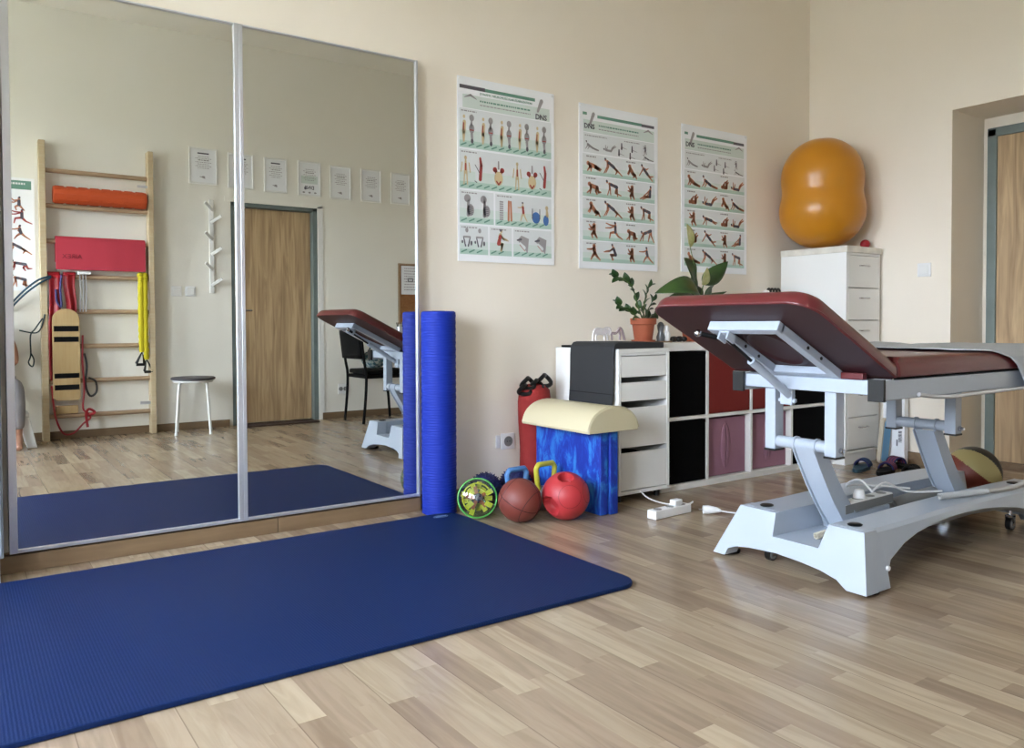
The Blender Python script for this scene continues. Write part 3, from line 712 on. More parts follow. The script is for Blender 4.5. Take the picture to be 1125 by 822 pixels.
leaf(fb, pl(757, 271, 3.12), pl(753, 246, 3.12), 0.055, 0.004, (1, 0.3, 0)); f2 = MB(); leaf(f2, pl(770, 311, 3.09), pl(776, 292, 3.09), 0.055, 0.004, (1, 0.3, 0))
fb.tube([pl(756, 268, 3.11), pl(755, 256, 3.11)], 0.005, 8)
l2.build('large_leaf', M_leaf2, t, solid=0.0015); lb.build('leaves', M_leaf, t, solid=0.0015); sb.build('stems', M_stem, t); fb.build('flower', M_spathe, t, solid=0.0015); f2.build('flower', M_spathe, t, solid=0.0015)
# small white ornament
t = thing('glass_figurine', 'small grey and white figurine beside the terracotta pot', 'ornament', (3.205, 3.13, KZ1))
b = MB(); b.box(3.15, 3.235, 3.10, 3.16, KZ1, KZ1 + 0.008); b.build('base', M_skirt, t, bevel=0.002)
b = MB(); b.lathe([(0.02, 0), (0.024, 0.02), (0.014, 0.05), (0.018, 0.07), (0.02, 0.085), (0.012, 0.1), (0.002, 0.105)], (3.175, 3.13, KZ1 + 0.008), 16); b.build('grey_figure', mat('grey_glaze', (120, 124, 130), 0.2), t)
b = MB(); b.lathe([(0.012, 0), (0.018, 0.015), (0.02, 0.04), (0.012, 0.055), (0.014, 0.07), (0.009, 0.082), (0.001, 0.086)], (3.212, 3.12, KZ1 + 0.008), 16); b.build('white_figure', M_plastic, t)
b = MB()
for k in range(5): b.sphere((3.27 + 0.022 * k, 3.13 + 0.01 * (k % 2), KZ1 + 0.017), 0.017, 12, 8, (1.1, 1, 0.95))
b.build('pebble_chain', M_black, label='row of small dark stones on the shelf right of the figurine', cat='stones')
# thing peeking over the headrest at the right end of the shelf
t = thing('small_dumbbell_rack', 'black and white hand weights on the shelf end beside the tall cabinet', 'weights', (4.12, 3.13, KZ1))
b = MB(); b.box(4.02, 4.22, 3.08, 3.20, KZ1, KZ1 + 0.262); b.build('box', M_boxblack, t, bevel=0.004)
b = MB()
for k in range(4): b.tube([(4.10 + 0.03 * k + 0.018 * math.cos(a), 3.13, KZ1 + 0.285 + 0.028 * math.sin(a)) for a in [2 * PI * q / 14 for q in range(14)]], 0.007, 6, closed=True)
b.build('weights', M_black, t)
b = MB(); b.sphere((4.06, 3.12, KZ1 + 0.283), 0.022, 14, 10); b.build('white_knob', M_plastic, t)

# ------------------------------------------------------------------ tall cabinet
CX0, CX1, CY0, CY1, CZ1 = 4.472, 4.838, 2.85, 3.32, 1.345
t = thing('filing_cabinet', 'tall narrow white cabinet with small drawers in the corner', 'cabinet', ((CX0 + CX1) / 2, (CY0 + CY1) / 2, 0))
MB().box(CX0 + 0.012, CX1 - 0.012, CY0 + 0.012, CY1, 0.0, 0.07).build('plinth', M_white, t)
b = MB(); b.box(CX0, CX0 + 0.018, CY0, CY1, 0.07, CZ1 - 0.04); b.box(CX1 - 0.018, CX1, CY0, CY1, 0.07, CZ1 - 0.04); b.box(CX0 + 0.018, CX1 - 0.018, CY1 - 0.01, CY1, 0.07, CZ1 - 0.04); b.box(CX0 + 0.018, CX1 - 0.018, CY0, CY1 - 0.01, 0.07, 0.085); b.box(CX0 + 0.018, CX1 - 0.018, CY0 + 0.002, CY1 - 0.01, CZ1 - 0.055, CZ1 - 0.04)
b.build('body', M_white, t, bevel=0.002)
MB().box(CX0 - 0.005, CX1 + 0.005, CY0 - 0.008, CY1, CZ1 - 0.04, CZ1).build('worktop', mat('pale_marbled_top', (226, 222, 212), 0.4, vary=(16, (204, 200, 190), 0.2)), t, bevel=0.003)
for k in range(6):
    z0 = 0.092 + 0.2 * k
    dr = MB().box(CX0 + 0.021, CX1 - 0.021, CY0 - 0.001, CY0 + 0.017, z0, z0 + 0.195).build('drawer', M_white, t, bevel=0.002)
    b = MB(); xm = (CX0 + CX1) / 2; zh = z0 + 0.135
    b.tube([(xm - 0.045, CY0 + 0.001, zh), (xm - 0.04, CY0 - 0.018, zh), (xm, CY0 - 0.024, zh), (xm + 0.04, CY0 - 0.018, zh), (xm + 0.045, CY0 + 0.001, zh)], 0.004, 8)
    b.build('handle', M_chrome, dr)
# peanut ball
t = thing('peanut_exercise_ball', 'large yellow peanut exercise ball standing on the tall cabinet', 'exercise ball', (4.575, 3.085, CZ1))
prof = []; n = 44
for i in range(n + 1):
    s = i / n; z = 0.706 * s
    def bulge(c_, h_, r_): q = 1 - ((z - c_) / h_) ** 2; return r_ * math.sqrt(q) if q > 0 else 0
    r = max(bulge(0.243, 0.2435, 0.263), bulge(0.450, 0.2562, 0.252)); 
    r_s = (bulge(0.243, 0.2435, 0.263) ** 14 + bulge(0.450, 0.2562, 0.252) ** 14) ** (1 / 14)
    prof.append((max(r_s, 0.004), z))
b = MB(); b.lathe(prof, (4.585, 3.095, CZ1 + 0.0005), 56); b.build('ball_body', M_yellowball, t, sharp=80)
b = MB(); b.cyl((4.585, 3.095, CZ1 + 0.704), (4.585, 3.095, CZ1 + 0.709), 0.012, 12); b.build('valve', M_plastic, t)
b = MB(); b.sphere((4.80, 2.93, CZ1 + 0.030), 0.030, 18, 12, (1, 1, 1)); b.build('red_ball', M_redband, label='small dark red ball on the cabinet top behind the peanut ball', cat='ball')

# light switch on right wall
t = thing('light_switch', 'white light switch on the wall right of the tall cabinet', 'switch', (XR, 2.582, 1.15))
MB().box(XR - 0.010, XR, 2.541, 2.623, 1.154, 1.236).build('plate', M_plastic, t, bevel=0.003)
MB().box(XR - 0.015, XR - 0.009, 2.553, 2.611, 1.166, 1.224).build('rocker', M_white, t, bevel=0.003)

# things by the right wall
t = thing('blue_kickboard', 'blue board with cream rim leaning beside the tall cabinet', 'board', (4.74, 2.79, 0))
Mx = Matrix.Translation((4.715, 2.755, 0)) @ Matrix.Rotation(math.radians(10), 4, 'Y')
pl_ = round_rect(-0.045, 0.045, 0.0, 0.285, 0.025, 5)
b = MB(); b.loft([[tuple(Mx @ Vector((x, y, z))) for x, z in round_rect(-0.048, 0.048, 0.004, 0.285, 0.03, 5)] for y in (-0.012, 0.012)]); b.build('rim', mat('cream_rim', (226, 214, 190), 0.5), t)
b = MB(); b.loft([[tuple(Mx @ Vector((x, y, z))) for x, z in round_rect(-0.036, 0.036, 0.015, 0.272, 0.022, 5)] for y in (-0.0145, -0.0118)]); b.build('cover', M_blueboard, t)
t = thing('flat_carton', 'flat white carton with a barcode leaning on the right wall behind the couch', 'carton', (4.825, 2.73, 0.0))
b = MB(); b.box(4.80, 4.845, 2.662, 2.80, 0.001, 0.62); b.build('carton_body', M_paper, t, bevel=0.002)
b = MB()
for k in range(9): b.box(4.7985, 4.7999, 2.678, 2.700, 0.135 + 0.008 * k, 0.135 + 0.008 * k + (0.005 if k % 3 else 0.003))
b.box(4.7985, 4.7999, 2.705, 2.712, 0.11, 0.15)
b.build('barcode', M_lab_dark, t)
b = MB(); b.tube([(4.66, 2.70, 0.40), (4.72, 2.72, 0.415), (4.80, 2.74, 0.455)], 0.008, 8); b.tube([(4.80, 2.74, 0.455), (4.79, 2.73, 0.36), (4.76, 2.745, 0.285)], 0.006, 8)
b.build('strap', M_black, label='black strap hanging beside the blue board', cat='strap')

# sandals
def sandal(c, rz, sole, strap, label, L_=0.25, straps=1):
    t = thing('sandal', label, 'sandal', (c[0], c[1], 0), 'sandals near the tall cabinet')
    MM = Matrix.Translation((c[0], c[1], 0)) @ Matrix.Rotation(rz, 4, 'Z')
    out = []
    for k in range(24):
        a = 2 * PI * k / 24; x = L_ / 2 * math.cos(a); wv = 0.045 if math.cos(a) > 0 else 0.036
        out.append((x, wv * math.sin(a)))
    b = MB(); b.loft([[tuple(MM @ Vector((x * s, y * s, z))) for x, y in out] for z, s in ((0.001, 0.96), (0.010, 1.0), (0.022, 0.97))]); b.build('sole', sole, t)
    b = MB()
    for j in range(straps):
        for i in range(7 if straps == 1 else 3):
            x = 0.015 + 0.011 * i + 0.05 * j; b.mi = i % 2
            b.tube([tuple(MM @ Vector((x, 0.041 * math.cos(a), 0.020 + 0.038 * math.sin(a)))) for a in [PI * q / 10 for q in range(11)]], 0.0058, 6)
    b.build('strap', strap, t)
M_teal = mat('teal_rubber', (52, 84, 100), 0.6); M_stripe = mat('dusty_red_webbing', (150, 72, 84), 0.8)
sandal((4.42, 2.715, 0), 0.3, M_teal, [M_navy, M_teal], 'teal rubber sandal with navy strap nearest the tall cabinet')
sandal((4.44, 2.575, 0), 0.25, M_blackm, [M_navy, M_stripe], 'dark sandal with red and navy striped strap')
sandal((4.68, 2.61, 0), 1.2, M_blackm, [M_navy, M_stripe], 'second striped dark sandal, the one behind nearer the wall')
sandal((4.45, 2.44, 0), 0.2, M_blackm, [M_black, M_blackm], 'plain black sandal just behind the white couch base')

# medicine ball by the door
t = thing('medicine_ball', 'black, beige and brick-red panelled ball behind the couch base near the door', 'ball', (4.171, 1.96, 0))
b = MB(); c = Vector((4.171, 1.96, 0.128))
b.sphere((0, 0, 0), 0.128, 110, 70)
cc = Vector((-0.893, -0.42, 0.161)); ri = Vector((0.426, -0.905, 0)); upv = cc.cross(ri); upv = upv if upv.z > 0 else -upv
for f in b.bm.faces:
    n = f.calc_center_median().normalized(); p_ = (n.dot(ri), n.dot(upv), n.dot(cc))
    if 0.43 * p_[0] + 0.644 * p_[1] - 0.638 * p_[2] > 0.17: f.material_index = 2
    elif 0.6 * p_[0] + 0.8 * p_[1] < 0.08: f.material_index = 1 if p_[2] > -0.3 else 2
bmesh.ops.translate(b.bm, verts=b.bm.verts[:], vec=c)
b.build('ball_body', [mat('beige_leather', (196, 180, 120), 0.55), mat('brick_leather', (128, 52, 34), 0.55), M_black], t)

# ------------------------------------------------------------------ power strips on the floor
def strip_socket(name, c, rz, L_, label, m, n=3, z=0.0):
    t = thing(name, label, 'power strip', (c[0], c[1], z))
    MM = Matrix.Translation((c[0], c[1], z)) @ Matrix.Rotation(rz, 4, 'Z')
    b = MB(); b.box(-L_ / 2, L_ / 2, -0.026, 0.026, 0.001, 0.04, MM); b.build('housing', m, t, bevel=0.004)
    for k in range(n):
        x = -L_ / 2 + L_ * (k + 0.5) / n
        MB().lathe([(0.019, 0.0395), (0.019, 0.0412)], (x, 0, 0), 18, M=MM).build('socket_ring', M_greyp, t)
    return t, MM
t, MM = strip_socket('power_strip', (2.680, 2.585), 0.06, 0.245, 'white power strip on the floor in front of the drawer unit', M_plastic)
b = MB(); b.box(0.02, 0.07, -0.018, 0.018, 0.042, 0.068, MM); b.build('plug', M_plastic, t, bevel=0.004)
b = MB(); b.tube([(2.80, 2.60, 0.02), (2.86, 2.61, 0.035), (2.885, 2.66, 0.012), (2.82, 2.74, 0.006), (2.76, 2.80, 0.03), (2.745, 2.84, 0.06)], 0.0035, 8); b.build('cable', M_plastic, t)
t = thing('mains_plug', 'white mains plug and cable lying on the floor left of the couch base', 'plug', (2.84, 2.50, 0))
b = MB(); b.tube([(2.825, 2.515, 0.020), (2.845, 2.50, 0.020), (2.875, 2.478, 0.018), (2.89, 2.468, 0.014)], [0.019, 0.020, 0.013, 0.007], 16); b.build('plug_body', M_plastic, t)
b = MB()
for q in (-0.008, 0.008): b.cyl((2.823 + q * 0.6, 2.517 + q * 0.8, 0.02), (2.810 + q * 0.6, 2.527 + q * 0.8, 0.02), 0.0025, 8)
b.build('pins', M_chrome, t)
b = MB(); b.tube([(2.888, 2.469, 0.014), (2.94, 2.42, 0.006), (3.02, 2.36, 0.005), (3.15, 2.26, 0.005), (3.3, 2.12, 0.005)], 0.0035, 8); b.build('cable', M_plastic, t)

# ------------------------------------------------------------------ treatment couch
T = thing('treatment_couch', 'white height-adjustable treatment couch with burgundy vinyl top and raised headrest', 'treatment couch', (3.2, 1.74, 0))
def sx(x, z): return x + 0.25 * z           # the end of the base leans inward
b = MB()
end = [(2.055, 0.010), (2.000, 0.010), (1.990, 0.036), (1.955, 0.050), (1.90, 0.058), (1.785, 0.064), (1.68, 0.058), (1.603, 0.049), (1.54, 0.034), (1.515, 0.018), (1.500, 0.010), (1.430, 0.010), (1.468, 0.1985), (1.598, 0.1985), (1.622, 0.117), (1.806, 0.117), (1.808, 0.1985), (1.965, 0.1985)]
b.prism(end, lambda y, z: (sx(2.362, z), y, z), lambda y, z: (sx(2.362, z) + 0.07, y, z))
stn = [(2.43, 0.01, .2), (2.508, 0.010, .2), (2.506, 0.055, .2), (2.535, 0.095, .2), (2.63, 0.133, .2), (2.72, 0.154, .202), (2.83, 0.168, .204), (2.94, 0.175, .206), (3.07, 0.176, .207), (3.2, 0.172, .207), (3.34, 0.158, .206), (3.46, 0.142, .205), (3.56, 0.120, .204), (3.64, 0.09, .202), (3.69, 0.05, .2), (3.70, 0.010, .2), (3.765, 0.010, .2), (3.83, 0.010, .012)]
def rail(side):
    rings = []
    for x, zb, zt in stn:
        f = min(1, max(0, (zt - 0.2) / 0.007))
        if side < 0:
            ob = 1.430 + 0.005 * f; ot = 1.468
            o1 = ob + (ot - ob) * min(1, zb / zt)
            rings.append([(x, o1, zb), (x, ot - 0.0, zt - 0.012), (x, ot + 0.012, zt), (x, 1.598, zt), (x, 1.606, 0.098)])
        else:
            ob = 2.055 - 0.03 * f; ot = 1.965
            o1 = ob + (ot - ob) * min(1, zb / zt)
            rings.append([(x, o1, zb), (x, ot, zt - 0.012), (x, ot - 0.012, zt), (x, 1.808, zt), (x, 1.806, 0.098)])
    b.loft(rings)
rail(-1); rail(1)
b.box(2.43, 3.76, 1.601, 1.807, 0.095, 0.1165)
b.box(3.70, 3.76, 1.55, 1.90, 0.06, 0.115)
b.build('base', M_whitem, T, bevel=0.005, sharp=30)
for x, y in ((2.475, 1.54), (2.475, 1.895), (3.64, 1.55), (3.66, 1.895)):
    MB().lathe([(0.022, 0), (0.024, 0.003), (0.018, 0.006)], (x, y, 0.200 if x < 3 else 0.202), 20, sx=1.1).build('base_cap', M_black, T)
for x, y in ((2.44, 1.465), (2.44, 2.03), (3.78, 1.465), (3.78, 2.03)):
    MB().lathe([(0.028, 0.0005), (0.030, 0.010), (0.02, 0.013)], (x, y, 0), 16, sx=1.3).build('foot_pad', M_blackm, T)
MB().lathe([(0.008, 0), (0.008, 0.008), (0.002, 0.010)], (0, 0, 0), 12, M=Matrix.Translation((2.50, 1.441, 0.075)) @ Matrix.Rotation(PI / 2, 4, 'X')).build('screw', M_plastic, T)
def caster(x, y, top=0.17):
    b = MB()
    b.tube([(x, y - 0.010, 0.0265), (x, y + 0.010, 0.0265)], 0.026, 22); w = b.build('caster', M_black, T)
    for s in (-1, 1): MB().tube([(x, y + s * 0.0102, 0.0265), (x, y + s * 0.0125, 0.0265)], 0.019, 18).build('wheel_cap', M_greyp, w)
    b = MB(); b.box(x - 0.012, x + 0.012, y - 0.016, y - 0.0128, 0.02, 0.062); b.box(x - 0.012, x + 0.012, y + 0.0128, y + 0.016, 0.02, 0.062); b.box(x - 0.012, x + 0.012, y - 0.016, y + 0.016, 0.058, 0.064); b.cyl((x, y, 0.06), (x, y, top), 0.008, 12)
    b.build('fork', M_chrome, w)
for x, y, tp in ((3.655, 1.565, 0.12), (3.70, 1.86, 0.12), (2.475, 1.875, 0.06), (2.52, 1.64, 0.11)): caster(x, y, tp)

# lifting arms
def arm(x0, dark=0):
    P = [(0.008, 0.447), (0.046, 0.385), (0.090, 0.315), (0.136, 0.250), (0.185, 0.190), (0.238, 0.130)]
    cs = []
    for i, (dx, z) in enumerate(P):
        a = P[max(i - 1, 0)]; c_ = P[min(i + 1, len(P) - 1)]; tx, tz = c_[0] - a[0], c_[1] - a[1]; l = math.hypot(tx, tz); nx, nz = -tz / l, tx / l
        w0 = 0.030 + 0.008 * i / 5
        cs.append(((x0 + dx - nx * w0 * -1, z + nz * w0), (x0 + dx - nx * w0, z - nz * w0)))
    b = MB()
    for y0, y1 in ((1.683, 1.689), (1.767, 1.773)):      # side flanges
        b.loft([[(u[0], y0, u[1]), (v[0], y0, v[1]), (v[0], y1, v[1]), (u[0], y1, u[1])] for u, v in cs])
    # web, set back a little from the front edges of the flanges
    b.loft([[(v[0] + (u[0] - v[0]) * k, y, v[1] + (u[1] - v[1]) * k) for k, y in ((0.14, 1.689), (0.24, 1.689), (0.24, 1.767), (0.14, 1.767))] for u, v in cs])
    return b
for x0, nm in ((2.470, 0), (3.275, 1)):
    arm(x0).build('lift_arm', M_whitem, T, bevel=0.002)
    zc = 0.447 if nm == 0 else 0.46
    b = MB(); b.cyl((x0 + 0.008, 1.61, zc), (x0 + 0.008, 1.87, zc), 0.0215, 22)
    for y in (1.686, 1.770): b.cyl((x0 + 0.008, y - 0.004, zc), (x0 + 0.008, y + 0.004, zc), 0.026, 22)
    b.build('cross_tube', M_whitem, T)
    for y0, y1 in ((1.60, 1.645), (1.845, 1.89)):
        zb = 0.418 if nm == 0 else 0.432
        p = MB().box(x0 - 0.015, x0 + 0.035, y0, y1, zb, 0.66).build('post', M_whitem, T, bevel=0.004)
        MB().box(x0 - 0.017, x0 + 0.037, y0 - 0.001, y1 + 0.001, zb - 0.006, zb + 0.001).build('end_cap', M_black, p)
    b = MB(); b.cyl((x0 + 0.01, 1.600, zc - 0.006), (x0 + 0.01, 1.588, zc - 0.006), 0.010, 6); b.cyl((x0 + 0.01, 1.589, zc - 0.006), (x0 + 0.01, 1.580, zc - 0.006), 0.006, 10); b.build('bolt', M_chrome, T)
    b = MB(); b.cyl((x0 + 0.235, 1.61, 0.14), (x0 + 0.235, 1.81, 0.14), 0.018, 18); b.box(x0 + 0.20, x0 + 0.26, 1.66, 1.79, 0.118, 0.15); b.build('pivot', M_whitem, T)
b = MB(); b.cyl((3.05, 1.745, 0.15), (3.38, 1.75, 0.16), 0.028, 18); b.cyl((2.76, 1.74, 0.135), (3.05, 1.745, 0.15), 0.015, 18)
b.build('motor_ram', M_greyp, T)
# top frame
for y0, y1 in ((1.416, 1.466), (1.968, 2.012)):
    r_ = MB().box(2.436, 3.98, y0, y1, 0.628, 0.692).build('side_rail', M_whitem, T, bevel=0.004)
    MB().box(2.425, 2.437, y0 - 0.002, y1 + 0.002, 0.624, 0.696).build('end_cap', M_black, r_)
for x in (2.442, 3.255, 3.90):
    MB().box(x, x + 0.055, 1.466, 1.968, 0.642, 0.690).build('cross_beam', M_whitem, T, bevel=0.004)
b = MB(); b.tube([(2.62, 1.405, 0.640), (2.72, 1.402, 0.628), (2.86, 1.400, 0.622), (3.1, 1.399, 0.625), (3.9, 1.399, 0.628)], 0.007, 10); b.build('control_bar', M_alu, T)

# padded sections
def offset_poly(poly, d_):
    n = len(poly); out = []
    for i in range(n):
        p0, p1, p2 = Vector(poly[i - 1]), Vector(poly[i]), Vector(poly[(i + 1) % n])
        a = (p1 - p0); b_ = (p2 - p1)
        if a.length < 1e-9: a = b_
        if b_.length < 1e-9: b_ = a
        n1 = Vector((-a.y, a.x)).normalized(); n2 = Vector((-b_.y, b_.x)).normalized(); nn = (n1 + n2)
        nn = nn.normalized() / max(0.5, nn.normalized().dot(n1)); out.append(tuple(p1 + nn * d_))
    return out
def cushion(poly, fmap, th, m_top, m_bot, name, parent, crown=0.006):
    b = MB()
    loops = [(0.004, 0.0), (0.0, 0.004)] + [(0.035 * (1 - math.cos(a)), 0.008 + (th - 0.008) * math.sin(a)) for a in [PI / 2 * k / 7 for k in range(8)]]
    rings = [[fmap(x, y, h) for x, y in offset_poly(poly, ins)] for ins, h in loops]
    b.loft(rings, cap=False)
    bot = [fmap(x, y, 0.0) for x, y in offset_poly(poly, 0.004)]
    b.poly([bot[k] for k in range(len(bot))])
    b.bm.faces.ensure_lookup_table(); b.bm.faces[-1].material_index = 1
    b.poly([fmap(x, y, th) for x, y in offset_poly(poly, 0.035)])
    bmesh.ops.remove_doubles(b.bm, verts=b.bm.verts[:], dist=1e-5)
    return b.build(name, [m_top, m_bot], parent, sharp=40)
ang = math.atan2(0.240, 0.475)
hx, hz = 2.498, 0.698
def headmap(s, y, h):    # s = distance from the hinge
    return (hx - s * math.cos(ang) + h * math.sin(ang), y, hz + s * math.sin(ang) + h * math.cos(ang))
HL = 0.530
def rr4(x0, x1, y0, y1, ra, rb, n=8):   # ra at x0, rb at x1
    p = []
    for cx, cy, a0, r in ((x1 - rb, y1 - rb, 0, rb), (x0 + ra, y1 - ra, PI / 2, ra), (x0 + ra, y0 + ra, PI, ra), (x1 - rb, y0 + rb, 3 * PI / 2, rb)):
        for k in range(n + 1):
            a = a0 + PI / 2 * k / n; p.append((cx + r * math.cos(a), cy + r * math.sin(a)))
    return p
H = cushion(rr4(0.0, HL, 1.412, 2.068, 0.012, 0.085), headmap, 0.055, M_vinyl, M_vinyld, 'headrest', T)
b = MB(); e_ = rr4(0.0, HL, 1.410, 2.070, 0.012, 0.087); b.tube([headmap(x, y, 0.003) for x, y in e_], 0.0025, 6, closed=True); b.build('piping', M_vinyl, H)
# metal frame under the headrest
b = MB()
def hbox(s0, s1, y0, y1, h0, h1):
    vs = [headmap(s, y, h) for h in (h0, h1) for y in (y0, y1) for s in (s0, s1)]
    b._add(vs, [(0, 2, 3, 1), (4, 5, 7, 6), (0, 1, 5, 4), (2, 6, 7, 3), (0, 4, 6, 2), (1, 3, 7, 5)])
hbox(0.385, 0.418, 1.580, 1.862, -0.034, -0.001); hbox(0.0, 0.40, 1.580, 1.614, -0.030, -0.001); hbox(0.04, 0.40, 1.828, 1.862, -0.030, -0.001); hbox(0.035, 0.070, 1.60, 1.85, -0.028, -0.001)
b.build('headrest_frame', M_whitem, T, bevel=0.003)
b = MB()
for s in (0.17, 0.25):
    for y in (1.579, 1.8275): b.cyl(headmap(s, y + 0.0008, -0.015), headmap(s, y - 0.0012, -0.015), 0.006, 10)
b.build('frame_hole', M_black, T)
b = MB(); b.loft([[headmap(0.228 + 0.140 * math.cos(a) * s * (1 if abs(math.cos(a)) < .7 else 1), 1.721 + 0.095 * math.sin(a) * s, h) for a in [2 * PI * k / 28 for k in range(28)]] for s, h in ((1.0, -0.0005), (1.0, -0.008), (0.86, -0.014), (0.78, -0.008), (0.70, -0.006))])
b.build('face_hole_plug', mat('dark_burgundy_vinyl', (56, 16, 22), 0.5), T)
# bracket, gas spring, release lever
b = MB()
for y in (1.775, 1.81): hbox(0.365, 0.408, y, y + 0.008, -0.062, -0.030)
hbox(0.367, 0.406, 1.775, 1.818, -0.038, -0.030)
b.build('bracket', M_whitem, T, bevel=0.003)
P_up = Vector(headmap(0.386, 1.796, -0.052)); P_lo = Vector((2.475, 1.79, 0.612))
mid = P_up.lerp(P_lo, 0.36)
MB().cyl(P_up, mid, 0.006, 12).build('spring_rod', M_black, T)
MB().cyl(mid, P_lo, 0.0145, 18).build('gas_spring', M_whitem, T)
b = MB(); b.box(2.455, 2.475, 1.775, 1.825, 0.585, 0.645); b.cyl((2.465, 1.765, 0.600), (2.465, 1.835, 0.600), 0.008, 10); b.build('spring_bracket', M_whitem, T, bevel=0.002)
L0 = P_up + Vector((0.0, 0.02, 0.0)); L1 = Vector(headmap(0.440, 1.875, -0.058))
MB().tube([L0, L1], 0.008, 12).build('release_lever', M_blackm, T)
MB().sphere(L1, 0.013, 16, 10).build('lever_knob', M_chrome, T)
b = MB(); b.box(2.50, 2.66, 1.505, 1.60, 0.700 - 0.008, 0.6995)
b.box(2.450, 2.475, 1.50, 1.62, 0.690, 0.712)
b.build('hinge_block', M_vinyl, T, bevel=0.003)
b = MB(); b.cyl((2.49, 1.42, 0.692), (2.49, 2.06, 0.692), 0.006, 10); b.build('hinge_rod', M_chrome, T)
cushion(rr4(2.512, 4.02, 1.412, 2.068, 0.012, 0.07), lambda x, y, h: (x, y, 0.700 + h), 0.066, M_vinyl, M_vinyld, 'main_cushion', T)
MB().box(2.53, 4.0, 1.44, 2.04, 0.693, 0.6995).build('base_board', M_blackm, T)

# sheet over the foot half of the couch
def sheetf(u, v):
    # v runs across the couch from near hem over the top to far hem
    path = [(1.392, 0.600), (1.398, 0.66), (1.402, 0.715), (1.408, 0.745), (1.425, 0.763), (1.452, 0.7705), (1.55, 0.772), (1.74, 0.772), (1.93, 0.772), (2.03, 0.7705), (2.058, 0.763), (2.074, 0.742), (2.080, 0.70), (2.084, 0.62)]
    t_ = v * (len(path) - 1); i = min(int(t_), len(path) - 2); f = t_ - i
    y = path[i][0] * (1 - f) + path[i + 1][0] * f; z = path[i][1] * (1 - f) + path[i + 1][1] * f
    left = [3.40, 3.35, 3.31, 3.27, 3.21, 3.13, 3.09, 3.10, 3.14, 3.16, 3.16, 3.17, 3.20, 3.22]
    xl = left[i] * (1 - f) + left[i + 1] * f
    x = xl + (4.06 - xl) * u
    top = 1 if 0.763 < z else 0
    wr = 0.003 * math.sin(x * 23 + y * 9) * math.sin(y * 31 + x * 7)
    if top: z += 0.003 + abs(wr) + (0.016 * math.exp(-((y - 2.0) / 0.05) ** 2) * max(0, math.sin((x - 3.1) * 6)))
    else: y += (-1 if y < 1.7 else 1) * (0.003 + abs(wr))
    return (x, y, z)
b = MB(); b.grid(sheetf, 26, 52); b.build('bed_sheet', M_sheet, label='white sheet draped over the foot half of the treatment couch', cat='sheet', solid=0.003)

# box and cables standing in the couch base
t, MM = strip_socket('power_strip', (2.81, 1.715), 0.04, 0.34, 'grey and white power strip lying in the base of the couch', M_plastic, 4, 0.180)
b = MB(); b.box(-0.168, 0.168, -0.0275, -0.0262, 0.004, 0.036, MM); b.build('side_panel', M_greyp, t)
b = MB(); b.lathe([(0.022, 0.042), (0.022, 0.052), (0.016, 0.072), (0.004, 0.076)], (-0.03, 0, 0), 18, M=MM); b.build('plug', M_plastic, t)
MB().box(2.68, 2.95, 1.69, 1.745, 0.1168, 0.1805).build('control_box', M_whitem, T, bevel=0.004)
b = MB(); b.tube([(2.83, 1.69, 0.24), (2.80, 1.72, 0.285), (2.86, 1.80, 0.26), (2.90, 1.84, 0.23), (3.0, 1.84, 0.225), (3.2, 1.75, 0.20)], 0.004, 8); b.tube([(2.84, 1.70, 0.24), (2.9, 1.68, 0.27), (3.02, 1.66, 0.225), (3.16, 1.60, 0.22)], 0.004, 8); b.build('cable', M_plastic, t)
def coil(p0, p1, r, turns, rt=0.0028, sag=0.0):
    p0, p1 = Vector(p0), Vector(p1); d_ = (p1 - p0).normalized(); a = d_.orthogonal().normalized(); c_ = d_.cross(a); n = turns * 9
    return [p0.lerp(p1, k / n) + (a * math.cos(2 * PI * k / 9) + c_ * math.sin(2 * PI * k / 9)) * r + Vector((0, 0, -sag * math.sin(PI * k / n))) for k in range(n + 1)]
b = MB(); b.tube(coil((2.475, 1.69, 0.130), (2.60, 1.70, 0.130), 0.0095, 13), 0.0028, 6)
b.tube([(2.60, 1.70, 0.13), (2.66, 1.71, 0.124), (2.7, 1.70, 0.13)], 0.003, 6)
b.build('coiled_cable', mat('cream_cable', (224, 216, 196), 0.5), label='cream coiled cable lying in the head end of the couch base', cat='cable')
b = MB(); b.tube(coil((3.05, 1.555, 0.220), (3.30, 1.495, 0.220), 0.0095, 34), 0.003, 6)
b.tube([(3.30, 1.495, 0.220), (3.42, 1.485, 0.217), (3.52, 1.47, 0.225), (3.60, 1.45, 0.26), (3.66, 1.43, 0.31)], 0.009, 10)
b.build('coiled_cable', mat('pale_grey_cable', (214, 214, 212), 0.45), label='grey coiled hand-control cable along the near side of the couch base', cat='cable')

# ------------------------------------------------------------------ posters
def stroke(b, p, q, w0, w1, P, layer):
    ax, ay = p; bx, by = q; dx, dy = bx - ax, by - ay; l = math.hypot(dx, dy) or 1e-6; nx, ny = -dy / l, dx / l
    pts = []
    for k in range(5):
        a = math.atan2(ny, nx) + PI * k / 4; pts.append((ax + math.cos(a) * w0, ay + math.sin(a) * w0))
    for k in range(5):
        a = math.atan2(-ny, -nx) + PI * k / 4; pts.append((bx + math.cos(a) * w1, by + math.sin(a) * w1))
    b.poly([P(x, y, layer) for x, y in pts])
def disc(b, c, rx, ry, P, layer, n=14): b.poly([P(c[0] + rx * math.cos(2 * PI * k / n), c[1] + ry * math.sin(2 * PI * k / n), layer) for k in range(n)])
def rect(b, x0, x1, y0, y1, P, layer): b.poly([P(x0, y0, layer), (P(x1, y0, layer)), P(x1, y1, layer), P(x0, y1, layer)])
